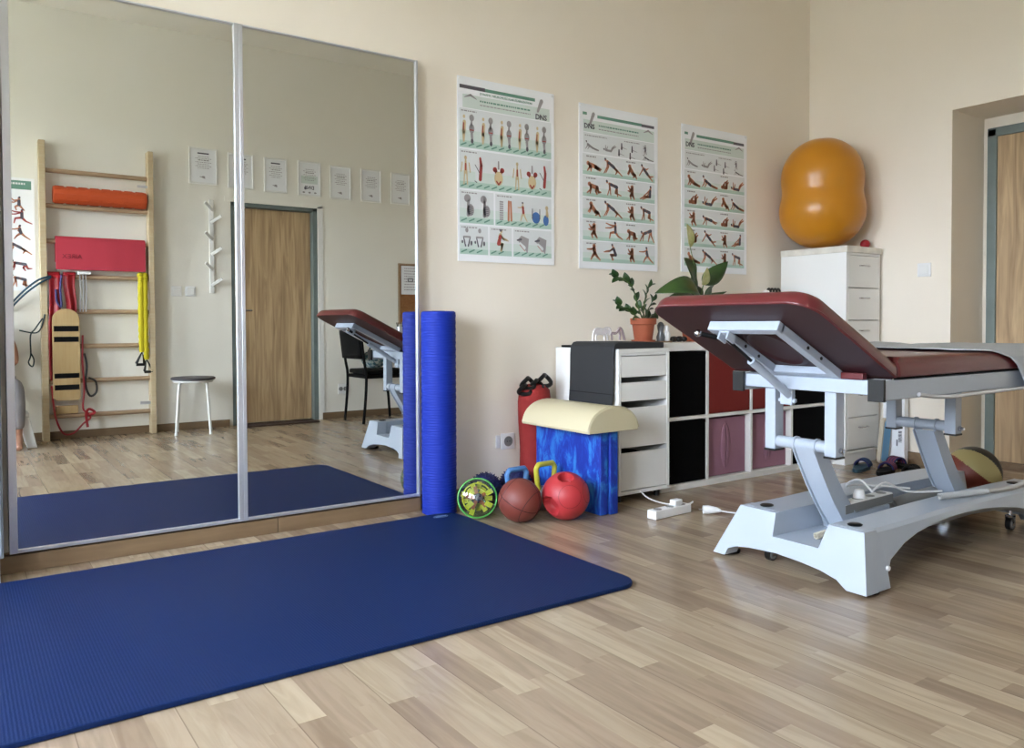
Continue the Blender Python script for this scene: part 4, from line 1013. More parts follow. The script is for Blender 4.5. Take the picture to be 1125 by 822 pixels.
# poses: head, neck, hip, (elbow, hand) x2, (knee, foot) x2 in a unit square
POSES = [
    ((.12, .62), (.22, .55), (.62, .42), ((.2, .35), (.08, .12)), ((.3, .36), (.3, .1)), ((.8, .34), (.98, .3)), ((.75, .3), (.9, .2))),
    ((.1, .88), (.2, .78), (.52, .5), ((.18, .45), (.02, .08)), ((.26, .5), (.12, .12)), ((.72, .3), (.95, .04)), ((.7, .28), (.62, .1))),
    ((.3, .85), (.34, .7), (.6, .32), ((.24, .5), (.12, .3)), ((.3, .5), (.2, .25)), ((.75, .3), (.9, .02)), ((.8, .25), (.6, .08))),
    ((.22, .9), (.3, .75), (.55, .4), ((.2, .55), (.05, .25)), ((.5, .7), (.6, .78)), ((.7, .25), (.9, .3)), ((.7, .2), (.85, .0))),
    ((.2, .7), (.3, .6), (.7, .5), ((.25, .3), (.05, .1)), ((.3, .35), (.25, .08)), ((.8, .2), (.95, .22)), ((.62, .25), (.7, .05))),
    ((.5, .88), (.5, .75), (.5, .4), ((.3, .7), (.18, .9)), ((.3, .55), (.15, .6)), ((.35, .25), (.4, .02)), ((.6, .2), (.7, .02))),
    ((.75, .9), (.72, .75), (.7, .3), ((.5, .5), (.3, .3)), ((.6, .45), (.5, .3)), ((.4, .3), (.1, .1)), ((.5, .25), (.25, .08))),
    ((.18, .85), (.3, .75), (.68, .6), ((.3, .45), (.2, .08)), ((.34, .5), (.36, .1)), ((.6, .25), (.9, .12)), ((.7, .3), (.72, .05))),
    ((.6, .95), (.6, .82), (.6, .45), ((.35, .85), (.12, .95)), ((.35, .68), (.1, .66)), ((.35, .38), (.3, .05)), ((.75, .2), (.98, .04))),
    ((.2, .6), (.3, .52), (.75, .75), ((.2, .3), (.1, .05)), ((.3, .3), (.28, .08)), ((.8, .4), (.95, .02)), ((.66, .35), (.6, .05))),
    ((.45, .9), (.5, .75), (.62, .35), ((.3, .55), (.02, .5)), ((.35, .6), (.1, .55)), ((.35, .35), (.5, .05)), ((.4, .3), (.45, .02))),
    ((.5, .92), (.5, .78), (.55, .45), ((.3, .7), (.05, .7)), ((.45, .6), (.5, .5)), ((.4, .25), (.3, .02)), ((.7, .22), (.9, .0))),
    ((.1, .28), (.22, .25), (.6, .22), ((.2, .5), (.2, .7)), ((.3, .4), (.35, .6)), ((.7, .55), (.9, .8)), ((.75, .5), (.98, .7))),
    ((.12, .75), (.2, .55), (.55, .25), ((.15, .3), (.05, .1)), ((.3, .3), (.2, .1)), ((.78, .18), (1, .12)), ((.75, .14), (.98, .06))),
    ((.2, .3), (.35, .3), (.65, .3), ((.4, .6), (.5, .75)), ((.3, .5), (.45, .62)), ((.6, .7), (.75, .9)), ((.7, .6), (.85, .75))),
]
def figure(b, pose, x, y, w, h, P, baby=False, col=SKIN, top=DARK, flip=False):
    def q(p): return (x + w * ((1 - p[0]) if flip else p[0]), y + h * p[1])
    hd, nk, hp, a1, a2, l1, l2 = pose; s = min(w, h); k = 1.5 if baby else 1.0
    ly = 3
    b.mi = col
    for a, sh in ((a2, .055), (a1, .06)):
        stroke(b, q(nk), q(a[0]), s * .055 * k, s * .045 * k, P, ly); stroke(b, q(a[0]), q(a[1]), s * .045 * k, s * .03 * k, P, ly)
    for a in (l2, l1):
        stroke(b, q(hp), q(a[0]), s * .09 * k, s * .06 * k, P, ly); stroke(b, q(a[0]), q(a[1]), s * .06 * k, s * .035 * k, P, ly)
    stroke(b, q(nk), q(hp), s * .10 * k, s * .10 * k, P, ly)
    if not baby:
        b.mi = top; m_ = tuple((nk[i] * .35 + hp[i] * .65) for i in (0, 1)); stroke(b, q(m_), q(hp), s * .10, s * .105, P, 4)
        m2 = tuple((nk[i] * .8 + hp[i] * .2) for i in (0, 1)); m3 = tuple((nk[i] * .6 + hp[i] * .4) for i in (0, 1)); stroke(b, q(m2), q(m3), s * .095, s * .09, P, 4)
        b.mi = col; disc(b, q(hd), s * .075, s * .085, P, 3)
        b.mi = DARK; disc(b, (q(hd)[0] - s * .03, q(hd)[1] + s * .05), s * .075, s * .07, P, 4)
    else:
        disc(b, q(hd), s * .15, s * .15, P, 3)

def poster(name, x0, x1, z0, z1, y, face, label, paint, group=None, cat='poster'):
    t = thing(name, label, cat, ((x0 + x1) / 2, y, z0), group)
    s = -1 if face == '-y' else 1
    MB().box(x0, x1, min(y, y + s * 0.004), max(y, y + s * 0.004), z0, z1).build('sheet', M_paper, t)
    W_, H_ = x1 - x0, z1 - z0
    def P(u, v, layer):
        xx = x0 + u if face == '-y' else x1 - u
        return (xx, y + s * (0.0043 + 0.0004 * layer), z0 + v)
    b = MB(); paint(b, P, W_, H_); b.build('print', PRINT, t, flat=True, normals=False)
    for px, pz in ((x0 + 0.012, z1 - 0.012), (x1 - 0.012, z1 - 0.012)):
        MB().cyl((px, y + s * 0.004, pz), (px, y + s * 0.008, pz), 0.005, 10).build('pin', M_plastic, t)
    return t
def band(b, P, x0, x1, y0, y1, n=6):
    cols = [WH, WH, PALE, PALE, MID, MID]
    for i in range(6):
        a = y1 - (y1 - y0) * (0.0 if i == 0 else [0, .38, .55, .70, .82, .92][i]); c_ = y1 - (y1 - y0) * ([.38, .55, .70, .82, .92, 1.0][i])
        b.mi = cols[i]; rect(b, x0, x1, c_, a, P, 1 + (0.5 if i % 2 else 0))
    rnd = random.Random(int(y0 * 1000))
    b.mi = GREEN
def textline(b, P, x0, x1, y, h, col=GREY, seed=1):
    rnd = random.Random(seed); x = x0; b.mi = col
    while x < x1:
        w_ = rnd.uniform(.006, .02); rect(b, x, min(x + w_, x1), y, y + h, P, 2); x += w_ + .004
def header(b, P, W_, H_, left_logo):
    b.mi = PALE; rect(b, .03, W_ - .03, H_ - .150, H_ - .085, P, 0)
    b.mi = GREEN
    if left_logo: rect(b, .025, .055, H_ - .060, H_ - .045, P, 2); rect(b, .13, W_ * .78, H_ - .068, H_ - .052, P, 2); b.mi = DARK; rect(b, W_ * .78, W_ - .03, H_ - .070, H_ - .054, P, 2)
    else: rect(b, W_ * .27, W_ * .79, H_ - .058, H_ - .042, P, 2); b.mi = DARK; rect(b, .012, W_ * .27, H_ - .058, H_ - .040, P, 2)
    lx = .09 if left_logo else W_ * .84
    b.mi = GREY; stroke(b, (lx - .012, H_ - .105), (lx + .012, H_ - .050), .007, .011, P, 2)
    textline(b, P, .14 if left_logo else .13, W_ * .74, H_ - .112, .008, GREEN, 4)
    textline(b, P, .14 if left_logo else .13, W_ * .74, H_ - .130, .005, GREY, 5)
    b.mi = GREY; ex = W_ * .87 if left_logo else .075; stroke(b, (ex - .035, H_ - .100), (ex, H_ - .086), .002, .006, P, 2); stroke(b, (ex, H_ - .086), (ex + .035, H_ - .102), .006, .002, P, 2)

def paint_rows(order):
    def f(b, P, W_, H_):
        header(b, P, W_, H_, True)
        # sketch row
        b.mi = WH; rect(b, .03, W_ - .03, H_ - .262, H_ - .155, P, 0)
        textline(b, P, .04, .2, H_ - .172, .005, GREY, 7); textline(b, P, .33, .45, H_ - .172, .005, GREY, 8)
        for i in range(2): figure(b, POSES[13 - i], .04 + .13 * i, H_ - .250, .10, .06, P, False, GREY, GREY)
        for i, (ux, uz) in enumerate(((.31, .215), (.39, .222), (.29, .252), (.375, .262))):
            b.mi = DARK; stroke(b, (ux, H_ - uz), (ux, H_ - uz + .03), .006, .004, P, 3); b.mi = GREY; stroke(b, (ux, H_ - uz + .01), (ux + .04, H_ - uz + .002), .002, .001, P, 3)
        figure(b, POSES[5], .47, H_ - .225, .05, .055, P, False, GREY, DARK); figure(b, POSES[13], .47, H_ - .262, .09, .04, P, False, GREY, DARK)
        n = 5; y1 = H_ - .268; y0 = .034; rh = (y1 - y0) / n
        for r in range(n):
            a = y1 - rh * (r + 1) + .004; c_ = y1 - rh * r - .002
            band(b, P, .025, W_ - .025, a, c_)
            textline(b, P, .05, .12, c_ - .016, .007, GREY, r + 20); textline(b, P, W_ * .58, W_ * .7, c_ - .016, .007, GREY, r + 30)
            o = order[r]
            figure(b, POSES[o[0]], .05, a + .012, .11, rh - .038, P, True); figure(b, POSES[o[1]], .175, a + .012, .145, rh - .026, P)
            figure(b, POSES[o[2]], .345, a + .010, .09, rh - .040, P, True); figure(b, POSES[o[3]], .44, a + .010, .13, rh - .030, P)
    return f
def paint_anatomy(b, P, W_, H_):
    header(b, P, W_, H_, False)
    rows = [(H_ - .345, H_ - .155), (H_ - .545, H_ - .355), (H_ - .715, H_ - .555), (.035, H_ - .725)]
    def ground(x0, x1, y0, seed):
        rnd = random.Random(seed); b.mi = GREEN
        x = x0
        while x < x1 - .03:
            stroke(b, (x, y0 + .010), (x + .028, y0 + .022), .0035, .0035, P, 2.5); x += .045
    for k, (a, c_) in enumerate(rows):
        spl = {0: [(.01, W_ - .02)], 1: [(.01, W_ - .02)], 2: [(.01, .21), (.22, W_ - .02)], 3: [(.01, .175), (.185, .32), (.33, W_ - .02)]}[k]
        for x0, x1 in spl: band(b, P, x0, x1, a, c_); textline(b, P, x0 + .01, x0 + .10, c_ - .014, .006, GREY, k + 40); ground(x0 + .01, x1 - .01, a, k)
    a, c_ = rows[0]
    for i in range(5):
        x = .035 + .112 * i
        b.mi = GREY; b.mi = TAN; stroke(b, (x, a + .075), (x + .004, a + .125), .010, .009, P, 3); stroke(b, (x, a + .03), (x, a + .075), .005, .009, P, 3); disc(b, (x + .002, a + .150), .007, .009, P, 3)
        b.mi = REDP; stroke(b, (x - .002, a + .085), (x, a + .118), .003, .003, P, 4)
        x += .046; b.mi = GREY; disc(b, (x, a + .148), .014, .017, P, 3); stroke(b, (x, a + .135), (x - .002, a + .11), .004, .006, P, 3); disc(b, (x, a + .095), .016, .024, P, 3); stroke(b, (x, a + .07), (x + .003, a + .04), .008, .006, P, 3)
        b.mi = DARK; disc(b, (x + .002, a + .034), .008, .012, P, 4); b.mi = REDP; stroke(b, (x - .01, a + .088), (x + .01, a + .088), .0025, .0025, P, 4)
    a, c_ = rows[1]
    def skel(x): 
        b.mi = TAN; disc(b, (x, a + .150), .008, .010, P, 3); stroke(b, (x, a + .14), (x, a + .08), .004, .010, P, 3); stroke(b, (x - .02, a + .125), (x - .026, a + .08), .003, .003, P, 3); stroke(b, (x + .02, a + .125), (x + .026, a + .08), .003, .003, P, 3)
        stroke(b, (x - .006, a + .08), (x - .01, a + .02), .004, .003, P, 3); stroke(b, (x + .006, a + .08), (x + .01, a + .02), .004, .003, P, 3); b.mi = REDP; stroke(b, (x, a + .12), (x, a + .09), .004, .004, P, 4)
    skel(.045); skel(.355)
    for x in (.13, .53):
        b.mi = REDP; stroke(b, (x, a + .155), (x + .006, a + .12), .006, .008, P, 3); stroke(b, (x + .006, a + .12), (x, a + .05), .008, .009, P, 3); b.mi = WH; stroke(b, (x - .02, a + .11), (x - .02, a + .05), .009, .009, P, 3.5); b.mi = DARK; stroke(b, (x - .032, a + .04), (x - .02, a + .034), .002, .002, P, 4); stroke(b, (x - .03, a + .12), (x - .006, a + .085), .002, .002, P, 4)
    for x in (.24, .45):
        b.mi = GREY; stroke(b, (x, a + .15), (x, a + .115), .004, .005, P, 3); b.mi = REDP
        for s in (-1, 1): disc(b, (x + s * .022, a + .108), .013, .013, P, 3); stroke(b, (x + s * .016, a + .10), (x + s * .008, a + .07), .008, .005, P, 3)
        b.mi = TAN; disc(b, (x, a + .065), .026, .036, P, 3.5); b.mi = REDP; stroke(b, (x - .012, a + .05), (x, a + .035), .004, .004, P, 4); stroke(b, (x + .012, a + .05), (x, a + .035), .004, .004, P, 4)
    a, c_ = rows[2]
    for x in (.06, .155):
        b.mi = GREY; disc(b, (x - .006, a + .122), .019, .020, P, 3); stroke(b, (x, a + .11), (x - .002, a + .04), .007, .009, P, 3); disc(b, (x + .012, a + .065), .021, .030, P, 3); b.mi = DARK
        for k in range(5): stroke(b, (x, a + .05 + .008 * k), (x + .026, a + .045 + .009 * k), .0014, .0014, P, 4)
    b.mi = GREY
    for k in range(9): rect(b, .245, .268, a + .028 + .011 * k, a + .036 + .011 * k, P, 3)
    b.mi = SKIN; stroke(b, (.30, a + .03), (.302, a + .125), .006, .006, P, 3); stroke(b, (.318, a + .03), (.314, a + .125), .006, .005, P, 3)
    figure(b, POSES[11], .355, a + .03, .07, .10, P, False, TAN, REDP)
    b.mi = BLUEP; disc(b, (.475, a + .055), .026, .030, P, 3); disc(b, (.540, a + .045), .018, .028, P, 3); b.mi = DARK
    for s in (-1, 1): stroke(b, (.475 + s * .024, a + .10), (.475 + s * .024, a + .05), .002, .003, P, 3.5)
    b.mi = TAN; disc(b, (.545, a + .11), .010, .012, P, 3); stroke(b, (.546, a + .10), (.548, a + .07), .006, .010, P, 3)
    a, c_ = rows[3]
    for x in (.05, .125):
        b.mi = GREY; disc(b, (x, a + .118), .009, .012, P, 3); stroke(b, (x - .018, a + .085), (x + .018, a + .085), .005, .005, P, 3); b.mi = DARK; stroke(b, (x - .018, a + .08), (x - .008, a + .04), .003, .004, P, 3.5); stroke(b, (x + .018, a + .08), (x + .008, a + .04), .003, .004, P, 3.5); disc(b, (x - .026, a + .06), .005, .008, P, 3.5); disc(b, (x + .026, a + .055), .006, .012, P, 3.5)
        b.mi = WH; disc(b, (x, a + .06), .009, .016, P, 3.8)
    figure(b, POSES[10], .20, a + .02, .10, .115, P, False, TAN, REDP, True)
    for x in (.39, .505):
        b.mi = GREY; b.poly([P(x - .035, a + .085, 3), P(x + .03, a + .02, 3), P(x + .038, a + .095, 3), P(x - .01, a + .11, 3)]); b.mi = DARK; stroke(b, (x - .036, a + .085), (x - .012, a + .09), .004, .006, P, 4); b.mi = WH; stroke(b, (x - .018, a + .072), (x + .008, a + .048), .004, .010, P, 4); b.mi = REDP; stroke(b, (x - .02, a + .062), (x + .012, a + .032), .0018, .0018, P, 4)
PY = YW - 0.001
p1 = poster('exercise_poster', 2.045, 2.641, 1.187, 2.090, PY, '-y', 'poster of grey skeleton and muscle drawings, hanging nearest the mirror', paint_anatomy, 'three exercise posters on the back wall')
p2 = poster('exercise_poster', 2.813, 3.408, 1.179, 2.075, PY, '-y', 'poster of babies and women exercising, middle of the three', paint_rows([(0, 1, 2, 3), (4, 7, 5, 6), (2, 1, 5, 7), (5, 8, 4, 9), (11, 10, 5, 11)]), 'three exercise posters on the back wall')
p3 = poster('exercise_poster', 3.607, 4.206, 1.187, 2.072, PY, '-y', 'poster of lying and rolling exercises behind the peace lily flower', paint_rows([(13, 13, 14, 12), (14, 12, 2, 13), (5, 0, 14, 12), (14, 3, 5, 6), (13, 1, 5, 7)]), 'three exercise posters on the back wall')
for p, x, z in ((p1, 2.555, 1.955), (p2, 2.885, 1.955), (p3, 3.680, 1.953)):
    text_obj('logo_text', 'DNS', 0.038, M_lab_dark, wall_matrix(x, YW - 0.0062, z, '-y'), p, bold=0.0008)
text_obj('title_text', 'DYNAMIC NEUROMUSCULAR STABILIZATION', 0.0155, M_lab_green, wall_matrix(2.335, YW - 0.0062, 2.018, '-y'), p1)
def paint_small(b, P, W_, H_):
    b.mi = GREEN; rect(b, .02, W_ - .02, H_ - .085, H_ - .02, P, 0); b.mi = WH; rect(b, W_ - .13, W_ - .03, H_ - .08, H_ - .025, P, 1); textline(b, P, .06, W_ - .15, H_ - .05, .014, WH, 3)
    b.mi = GREY; stroke(b, (W_ - .09, H_ - .07), (W_ - .06, H_ - .04), .005, .008, P, 2)
    for k, zz in enumerate((.60, .50, .385, .27, .145, .02)):
        for j in range(2):
            figure(b, POSES[(k * 3 + j * 5) % 13], W_ - .045 - .19 * (j + 1), zz, .17, .105, P, False, REDP if (k * 2 + j) % 3 == 0 else SKIN, DARK, j == 1)
    b.mi = REDP; stroke(b, (W_ - .18, .60), (W_ - .05, .575), .016, .026, P, 2.5); disc(b, (W_ - .14, .655), .028, .024, P, 2.6); disc(b, (W_ - .12, .52), .026, .026, P, 2.6)
    b.mi = SKIN; stroke(b, (W_ - .17, .14), (W_ - .05, .15), .034, .020, P, 2.5)
    b.mi = GREY; disc(b, (W_ - .16, .725), .035, .028, P, 2); disc(b, (W_ - .075, .725), .022, .028, P, 2); b.mi = DARK; stroke(b, (W_ - .17, .26), (W_ - .04, .20), .003, .003, P, 3)
poster('exercise_poster', 0.10, 0.541, 1.138, 1.982, YB, '+y', 'exercise poster reflected in the mirror left of the wall bars', paint_small)

# ------------------------------------------------------------------ behind the camera (seen in the mirror)
# wall bars
t = thing('wall_bars', 'wooden wall bars with eight rungs reflected in the left mirror panel', 'wall bars', (0.955, -0.35, 0))
for x0, x1 in ((0.562, 0.606), (1.318, 1.358)):
    MB().box(x0, x1, YB + 0.016, YB + 0.115, 0.001, 2.265).build('upright', M_pine, t, bevel=0.004)
rz = [0.182 + 0.2665 * k for k in range(8)]
for z in rz:
    MB().tube([(0.607, YB + 0.07, z), (1.317, YB + 0.07, z)], 0.018, 16).build('rung', M_rung, t)
b = MB(); b.box(1.24, 1.316, YB + 0.098, YB + 0.101, 2.00 - 0.03, 2.02 - 0.03); b.box(1.24, 1.316, YB + 0.098, YB + 0.101, 0.24, 0.265); b.build('maker_plate', M_alu, t)
RY = YB + 0.07
# orange massage roller on the second rung
t = thing('foam_roller', 'orange grooved massage roller resting high in the wall bars', 'foam roller', (0.98, RY, 1.80))
b = MB(); pts = []; rs = []
for k in range(41):
    x = 0.655 + 0.65 * k / 40; pts.append((x, RY + 0.012, 1.868)); rs.append(0.0655 if k % 5 else 0.0625)
b.tube(pts, rs, 26); b.build('roller_body', M_orange, t, sharp=60)
b = MB()
for a in [2 * PI * k / 10 for k in range(10)]:
    for k in range(8): x = 0.665 + 0.08 * k; b.tube([(x, RY + 0.012 + 0.066 * math.cos(a), 1.868 + 0.066 * math.sin(a)), (x + 0.06, RY + 0.012 + 0.066 * math.cos(a), 1.868 + 0.066 * math.sin(a))], 0.003, 6)
b.build('ridges', M_orange, t)
# red mat over the third rung
t = thing('folded_mat', 'red foam mat hanging folded over a rung of the wall bars', 'mat', (0.98, RY, 1.52))
zt = rz[5] + 0.018
b = MB(); prof = [(RY + 0.040, 1.300)] + [(RY + 0.040 * math.cos(a), zt - 0.014 + 0.038 * math.sin(a)) for a in [PI * k / 10 for k in range(11)]] + [(RY - 0.040, 1.36)]
inn = [(RY - 0.022, 1.36)] + [(RY + 0.022 * math.cos(PI - a), zt - 0.014 + 0.019 * math.sin(a)) for a in [PI * k / 10 for k in range(11)]] + [(RY + 0.022, 1.300)]
b.loft([[(x, y, z) for y, z in prof + inn] for x in (0.665, 1.293)]); b.build('mat_body', M_redmat, t, bevel=0.003)
text_obj('logo_text', 'AIREX', 0.050, mat('dark_red_print', (150, 30, 48), 0.6), wall_matrix(0.775, RY + 0.0404, 1.40, '+y'), t)
# yellow rope tubes with handles
t = thing('resistance_tube', 'yellow fabric-covered resistance tube with black handles hanging on the wall bars', 'resistance tube', (1.28, RY, 0.5))
for s, x, zb in ((0, 1.258, 0.66), (1, 1.290, 0.60)):
    P_ = [(x, RY + 0.03, zb), (x - 0.006, RY + 0.04, zb + 0.2), (x - 0.004, RY + 0.036, rz[4] - 0.03), (x, RY + 0.028, rz[4] + 0.016), (x, RY, rz[4] + 0.032), (x, RY - 0.028, rz[4] + 0.01)]
    pts = []; rs = []
    for i in range(len(P_) - 1):
        for k in range(8):
            f = k / 8; pts.append(tuple(P_[i][j] * (1 - f) + P_[i + 1][j] * f for j in range(3))); rs.append(0.0235 if k % 2 else 0.019)
    b = MB(); b.tube(pts, rs, 10); b.build('tube', M_rope, t)
    hx_ = x + (0.014 if s else -0.014); hz_ = zb - 0.10
    b = MB(); b.tube([(x, RY + 0.03, zb), (hx_ - 0.03, RY + 0.035, hz_ + 0.01), (hx_ - 0.03, RY + 0.035, hz_), (hx_ + 0.03, RY + 0.035, hz_), (hx_ + 0.03, RY + 0.035, hz_ + 0.01)], 0.011 if s else 0.012, 8, closed=True); b.build('handle', M_black, t)
# red bands
def hang_band(name, x, z1, z0, w_, label, seed, m=M_redband):
    rnd = random.Random(seed); b = MB()
    def fn(u, v):
        z = z1 - (z1 - z0) * u
        return (x + (v - 0.5) * w_ * (1 - 0.25 * u) + 0.008 * math.sin(u * 5 + seed), RY + 0.028 + 0.010 * math.sin(v * 9 + seed) * (0.4 + u) + 0.006, z)
    b.grid(fn, 20, 10)
    b.grid(lambda u, v: (x + (v - 0.5) * w_, RY + 0.030 * math.cos(PI * u), z1 + 0.022 * math.sin(PI * u)), 8, 6)
    return b.build(name, m, label=label, cat='exercise band', group='red bands on the wall bars', solid=0.002)
hang_band('exercise_band', 0.650, rz[4] + 0.014, 0.46, 0.085, 'long red exercise band hanging beside the left upright of the wall bars', 1)
hang_band('exercise_band', 0.757, rz[4] + 0.014, 0.93, 0.085, 'short bunched red band hanging above the wooden board', 4)
b = MB(); b.tube([(0.700, RY + 0.045, rz[4] + 0.01), (0.69, RY + 0.05, 1.15), (0.695, RY + 0.05, 1.02), (0.665, RY + 0.05, 1.06), (0.66, RY + 0.05, 1.15)], 0.008, 8); b.build('skipping_rope', mat('violet_rope', (70, 66, 130), 0.6), label='violet rope hanging between the two red bands', cat='rope')
t = thing('hand_strap_set', 'white holder with silver cords hanging under the red mat', 'holder', (0.80, RY, rz[4]))
MB().box(0.81, 0.90, RY - 0.03, RY + 0.045, rz[4] + 0.019, rz[4] + 0.040).build('holder', M_plastic, t, bevel=0.004)
b = MB()
for x in (0.825, 0.845, 0.865): b.tube([(x, RY + 0.030, rz[4] + 0.02), (x + 0.004, RY + 0.034, 1.15), (x - 0.002, RY + 0.034, 0.98)], 0.004, 6)
b.build('cord', M_alu, t)
# wooden balance board
t = thing('balance_board', 'long varnished wooden board with black grip strips on the wall bars', 'balance board', (0.73, RY + 0.045, 0.3))
out = [(0.722 + 0.092 * math.cos(a) * (1), 0.918 + 0.085 * math.sin(a)) for a in [PI * k / 14 for k in range(15)]] + [(0.630, 0.33), (0.650, 0.305), (0.800, 0.305), (0.814, 0.33)]
b = MB(); b.loft([[(x, y, z) for x, z in out] for y in (RY + 0.056, RY + 0.068)]); b.build('deck', M_deck, t, bevel=0.002)
for z0, z1 in ((0.83, 0.872), (0.75, 0.79), (0.475, 0.512), (0.385, 0.425)):
    MB().box(0.640, 0.806, RY + 0.0682, RY + 0.0695, z0, z1).build('grip_strip', M_blackm, t)
b = MB(); b.box(0.65, 0.80, RY - 0.02, RY + 0.03, 0.201, 0.262); b.build('wooden_block', M_deck, label='small wooden block on the lowest rung under the board', cat='block', bevel=0.004)
b = MB(); b.tube([(0.835, RY + 0.05, 0.80), (0.83, RY + 0.05, 0.6), (0.84, RY + 0.05, 0.4), (0.83, RY + 0.05, 0.24), (0.86, RY + 0.05, 0.2), (0.88, RY + 0.05, 0.16), (0.83, RY + 0.05, 0.12), (0.76, RY + 0.05, 0.05), (0.69, RY + 0.05, 0.06), (0.64, RY + 0.055, 0.20), (0.622, RY + 0.055, 0.42)], 0.007, 8)
b.tube([(0.86, RY + 0.05, 0.18), (0.91, RY + 0.05, 0.20), (0.87, RY + 0.055, 0.23), (0.85, RY + 0.05, 0.19), (0.86, RY + 0.05, 0.09)], 0.010, 8)
b.build('strap', M_redband, label='red strap looping below the wooden board on the wall bars', cat='strap')
b = MB(); b.tube([(0.845, RY + 0.04, 0.66), (0.86, RY + 0.045, 0.56), (0.85, RY + 0.045, 0.42), (0.88, RY + 0.045, 0.33), (0.925, RY + 0.045, 0.36), (0.92, RY + 0.045, 0.44), (0.87, RY + 0.045, 0.47)], 0.008, 8)
b.build('strap', M_black, label='black strap loop hanging right of the wooden board', cat='strap')
# blue tubes running left off the bars
b = MB()
for dz in (0, 0.03): b.tube([(0.630, RY + 0.045, rz[4] - 0.01 + dz * 0.3), (0.55, RY + 0.06, rz[4] - 0.06 + dz), (0.46, RY + 0.05, 1.11 + dz), (0.385, RY + 0.02, 1.02 + dz), (0.385, RY - 0.06, 0.99 + dz)], 0.007, 8)
b.build('resistance_tube', M_tealtube, label='pair of blue rubber tubes stretched left from the wall bars', cat='resistance tube')
b = MB(); b.tube([(0.585, RY + 0.05, 0.96), (0.56, RY + 0.05, 0.86), (0.52, RY + 0.05, 0.82), (0.42, RY + 0.05, 0.84)], 0.005, 8); b.tube([(0.57, RY + 0.05, 0.93), (0.52, RY + 0.05, 0.85), (0.49, RY + 0.05, 0.80), (0.49, RY + 0.05, 0.66), (0.475, RY + 0.05, 0.60), (0.50, RY + 0.05, 0.57), (0.51, RY + 0.05, 0.62), (0.49, RY + 0.05, 0.67)], 0.005, 8)
b.build('cord', mat('dark_teal_cord', (26, 60, 66), 0.5), label='thin dark teal cord with a loop on the left upright', cat='cord')
# switches
for x, lab in ((1.545, 'white light switch right of the wall bars, the one nearer the bars'), (1.656, 'white light switch right of the wall bars, the one nearer the coat rack')):
    t = thing('light_switch', lab, 'switch', (x, YB, 1.115), 'pair of switches by the wall bars')
    MB().box(x - 0.041, x + 0.041, YB, YB + 0.010, 1.115, 1.197).build('plate', M_plastic, t, bevel=0.003)
    MB().box(x - 0.029, x + 0.029, YB + 0.009, YB + 0.015, 1.127, 1.185).build('rocker', M_white, t, bevel=0.003)
# coat rack
t = thing('wall_coat_rack', 'white vertical coat rack with angled pegs left of the reflected door', 'coat rack', (1.832, YB, 1.145))
MB().box(1.813, 1.851, YB, YB + 0.018, 1.145, 1.932).build('back_board', M_white, t, bevel=0.003)
for k, z in enumerate((1.85, 1.745, 1.60, 1.475, 1.345, 1.215)):
    s = -1 if k % 2 == 0 else 1
    M_ = Matrix.Translation((1.832, YB + 0.018, z)) @ Matrix.Rotation(s * math.radians(52), 4, 'Y') @ Matrix.Rotation(-0.5, 4, 'X')
    MB().box(-0.012, 0.012, 0, 0.012, -0.005, 0.100, M_).build('peg', M_white, t, bevel=0.003)
# stool
t = thing('round_stool', 'round grey-topped stool with four white tubular legs near the reflected door', 'stool', (1.605, -0.125, 0))
b = MB(); b.lathe([(0.150, 0.432), (0.168, 0.436), (0.170, 0.448), (0.160, 0.455), (0.05, 0.457)], (1.605, -0.125, 0), 36); b.build('seat', M_stoolseat, t)
b = MB(); b.tube([(1.605 + 0.145 * math.cos(2 * PI * k / 30), -0.125 + 0.145 * math.sin(2 * PI * k / 30), 0.424) for k in range(30)], 0.010, 8, closed=True); b.build('seat_ring', M_white, t)
for k in range(4):
    a = PI / 4 + PI / 2 * k + 0.25; c_, s_ = math.cos(a), math.sin(a)
    l = MB().tube([(1.605 + c_ * 0.10, -0.125 + s_ * 0.10, 0.422), (1.605 + c_ * 0.135, -0.125 + s_ * 0.135, 0.405), (1.605 + c_ * 0.150, -0.125 + s_ * 0.150, 0.36), (1.605 + c_ * 0.182, -0.125 + s_ * 0.182, 0.006)], 0.0105, 12).build('leg', M_white, t)
    MB().cyl((1.605 + c_ * 0.182, -0.125 + s_ * 0.182, 0.001), (1.605 + c_ * 0.181, -0.125 + s_ * 0.181, 0.022), 0.0125, 12).build('foot_cap', M_plastic, l)
# doormat
b = MB(); b.box(2.04, 2.70, -0.37, -0.19, 0.001, 0.012); b.build('doormat', M_doormat, label='narrow brown doormat in front of the reflected door', cat='doormat', bevel=0.003)
socket('wall_socket', 3.005, 0.272, 'front', 'white double wall socket behind the black chair, right of the reflected door', True, 0.095)
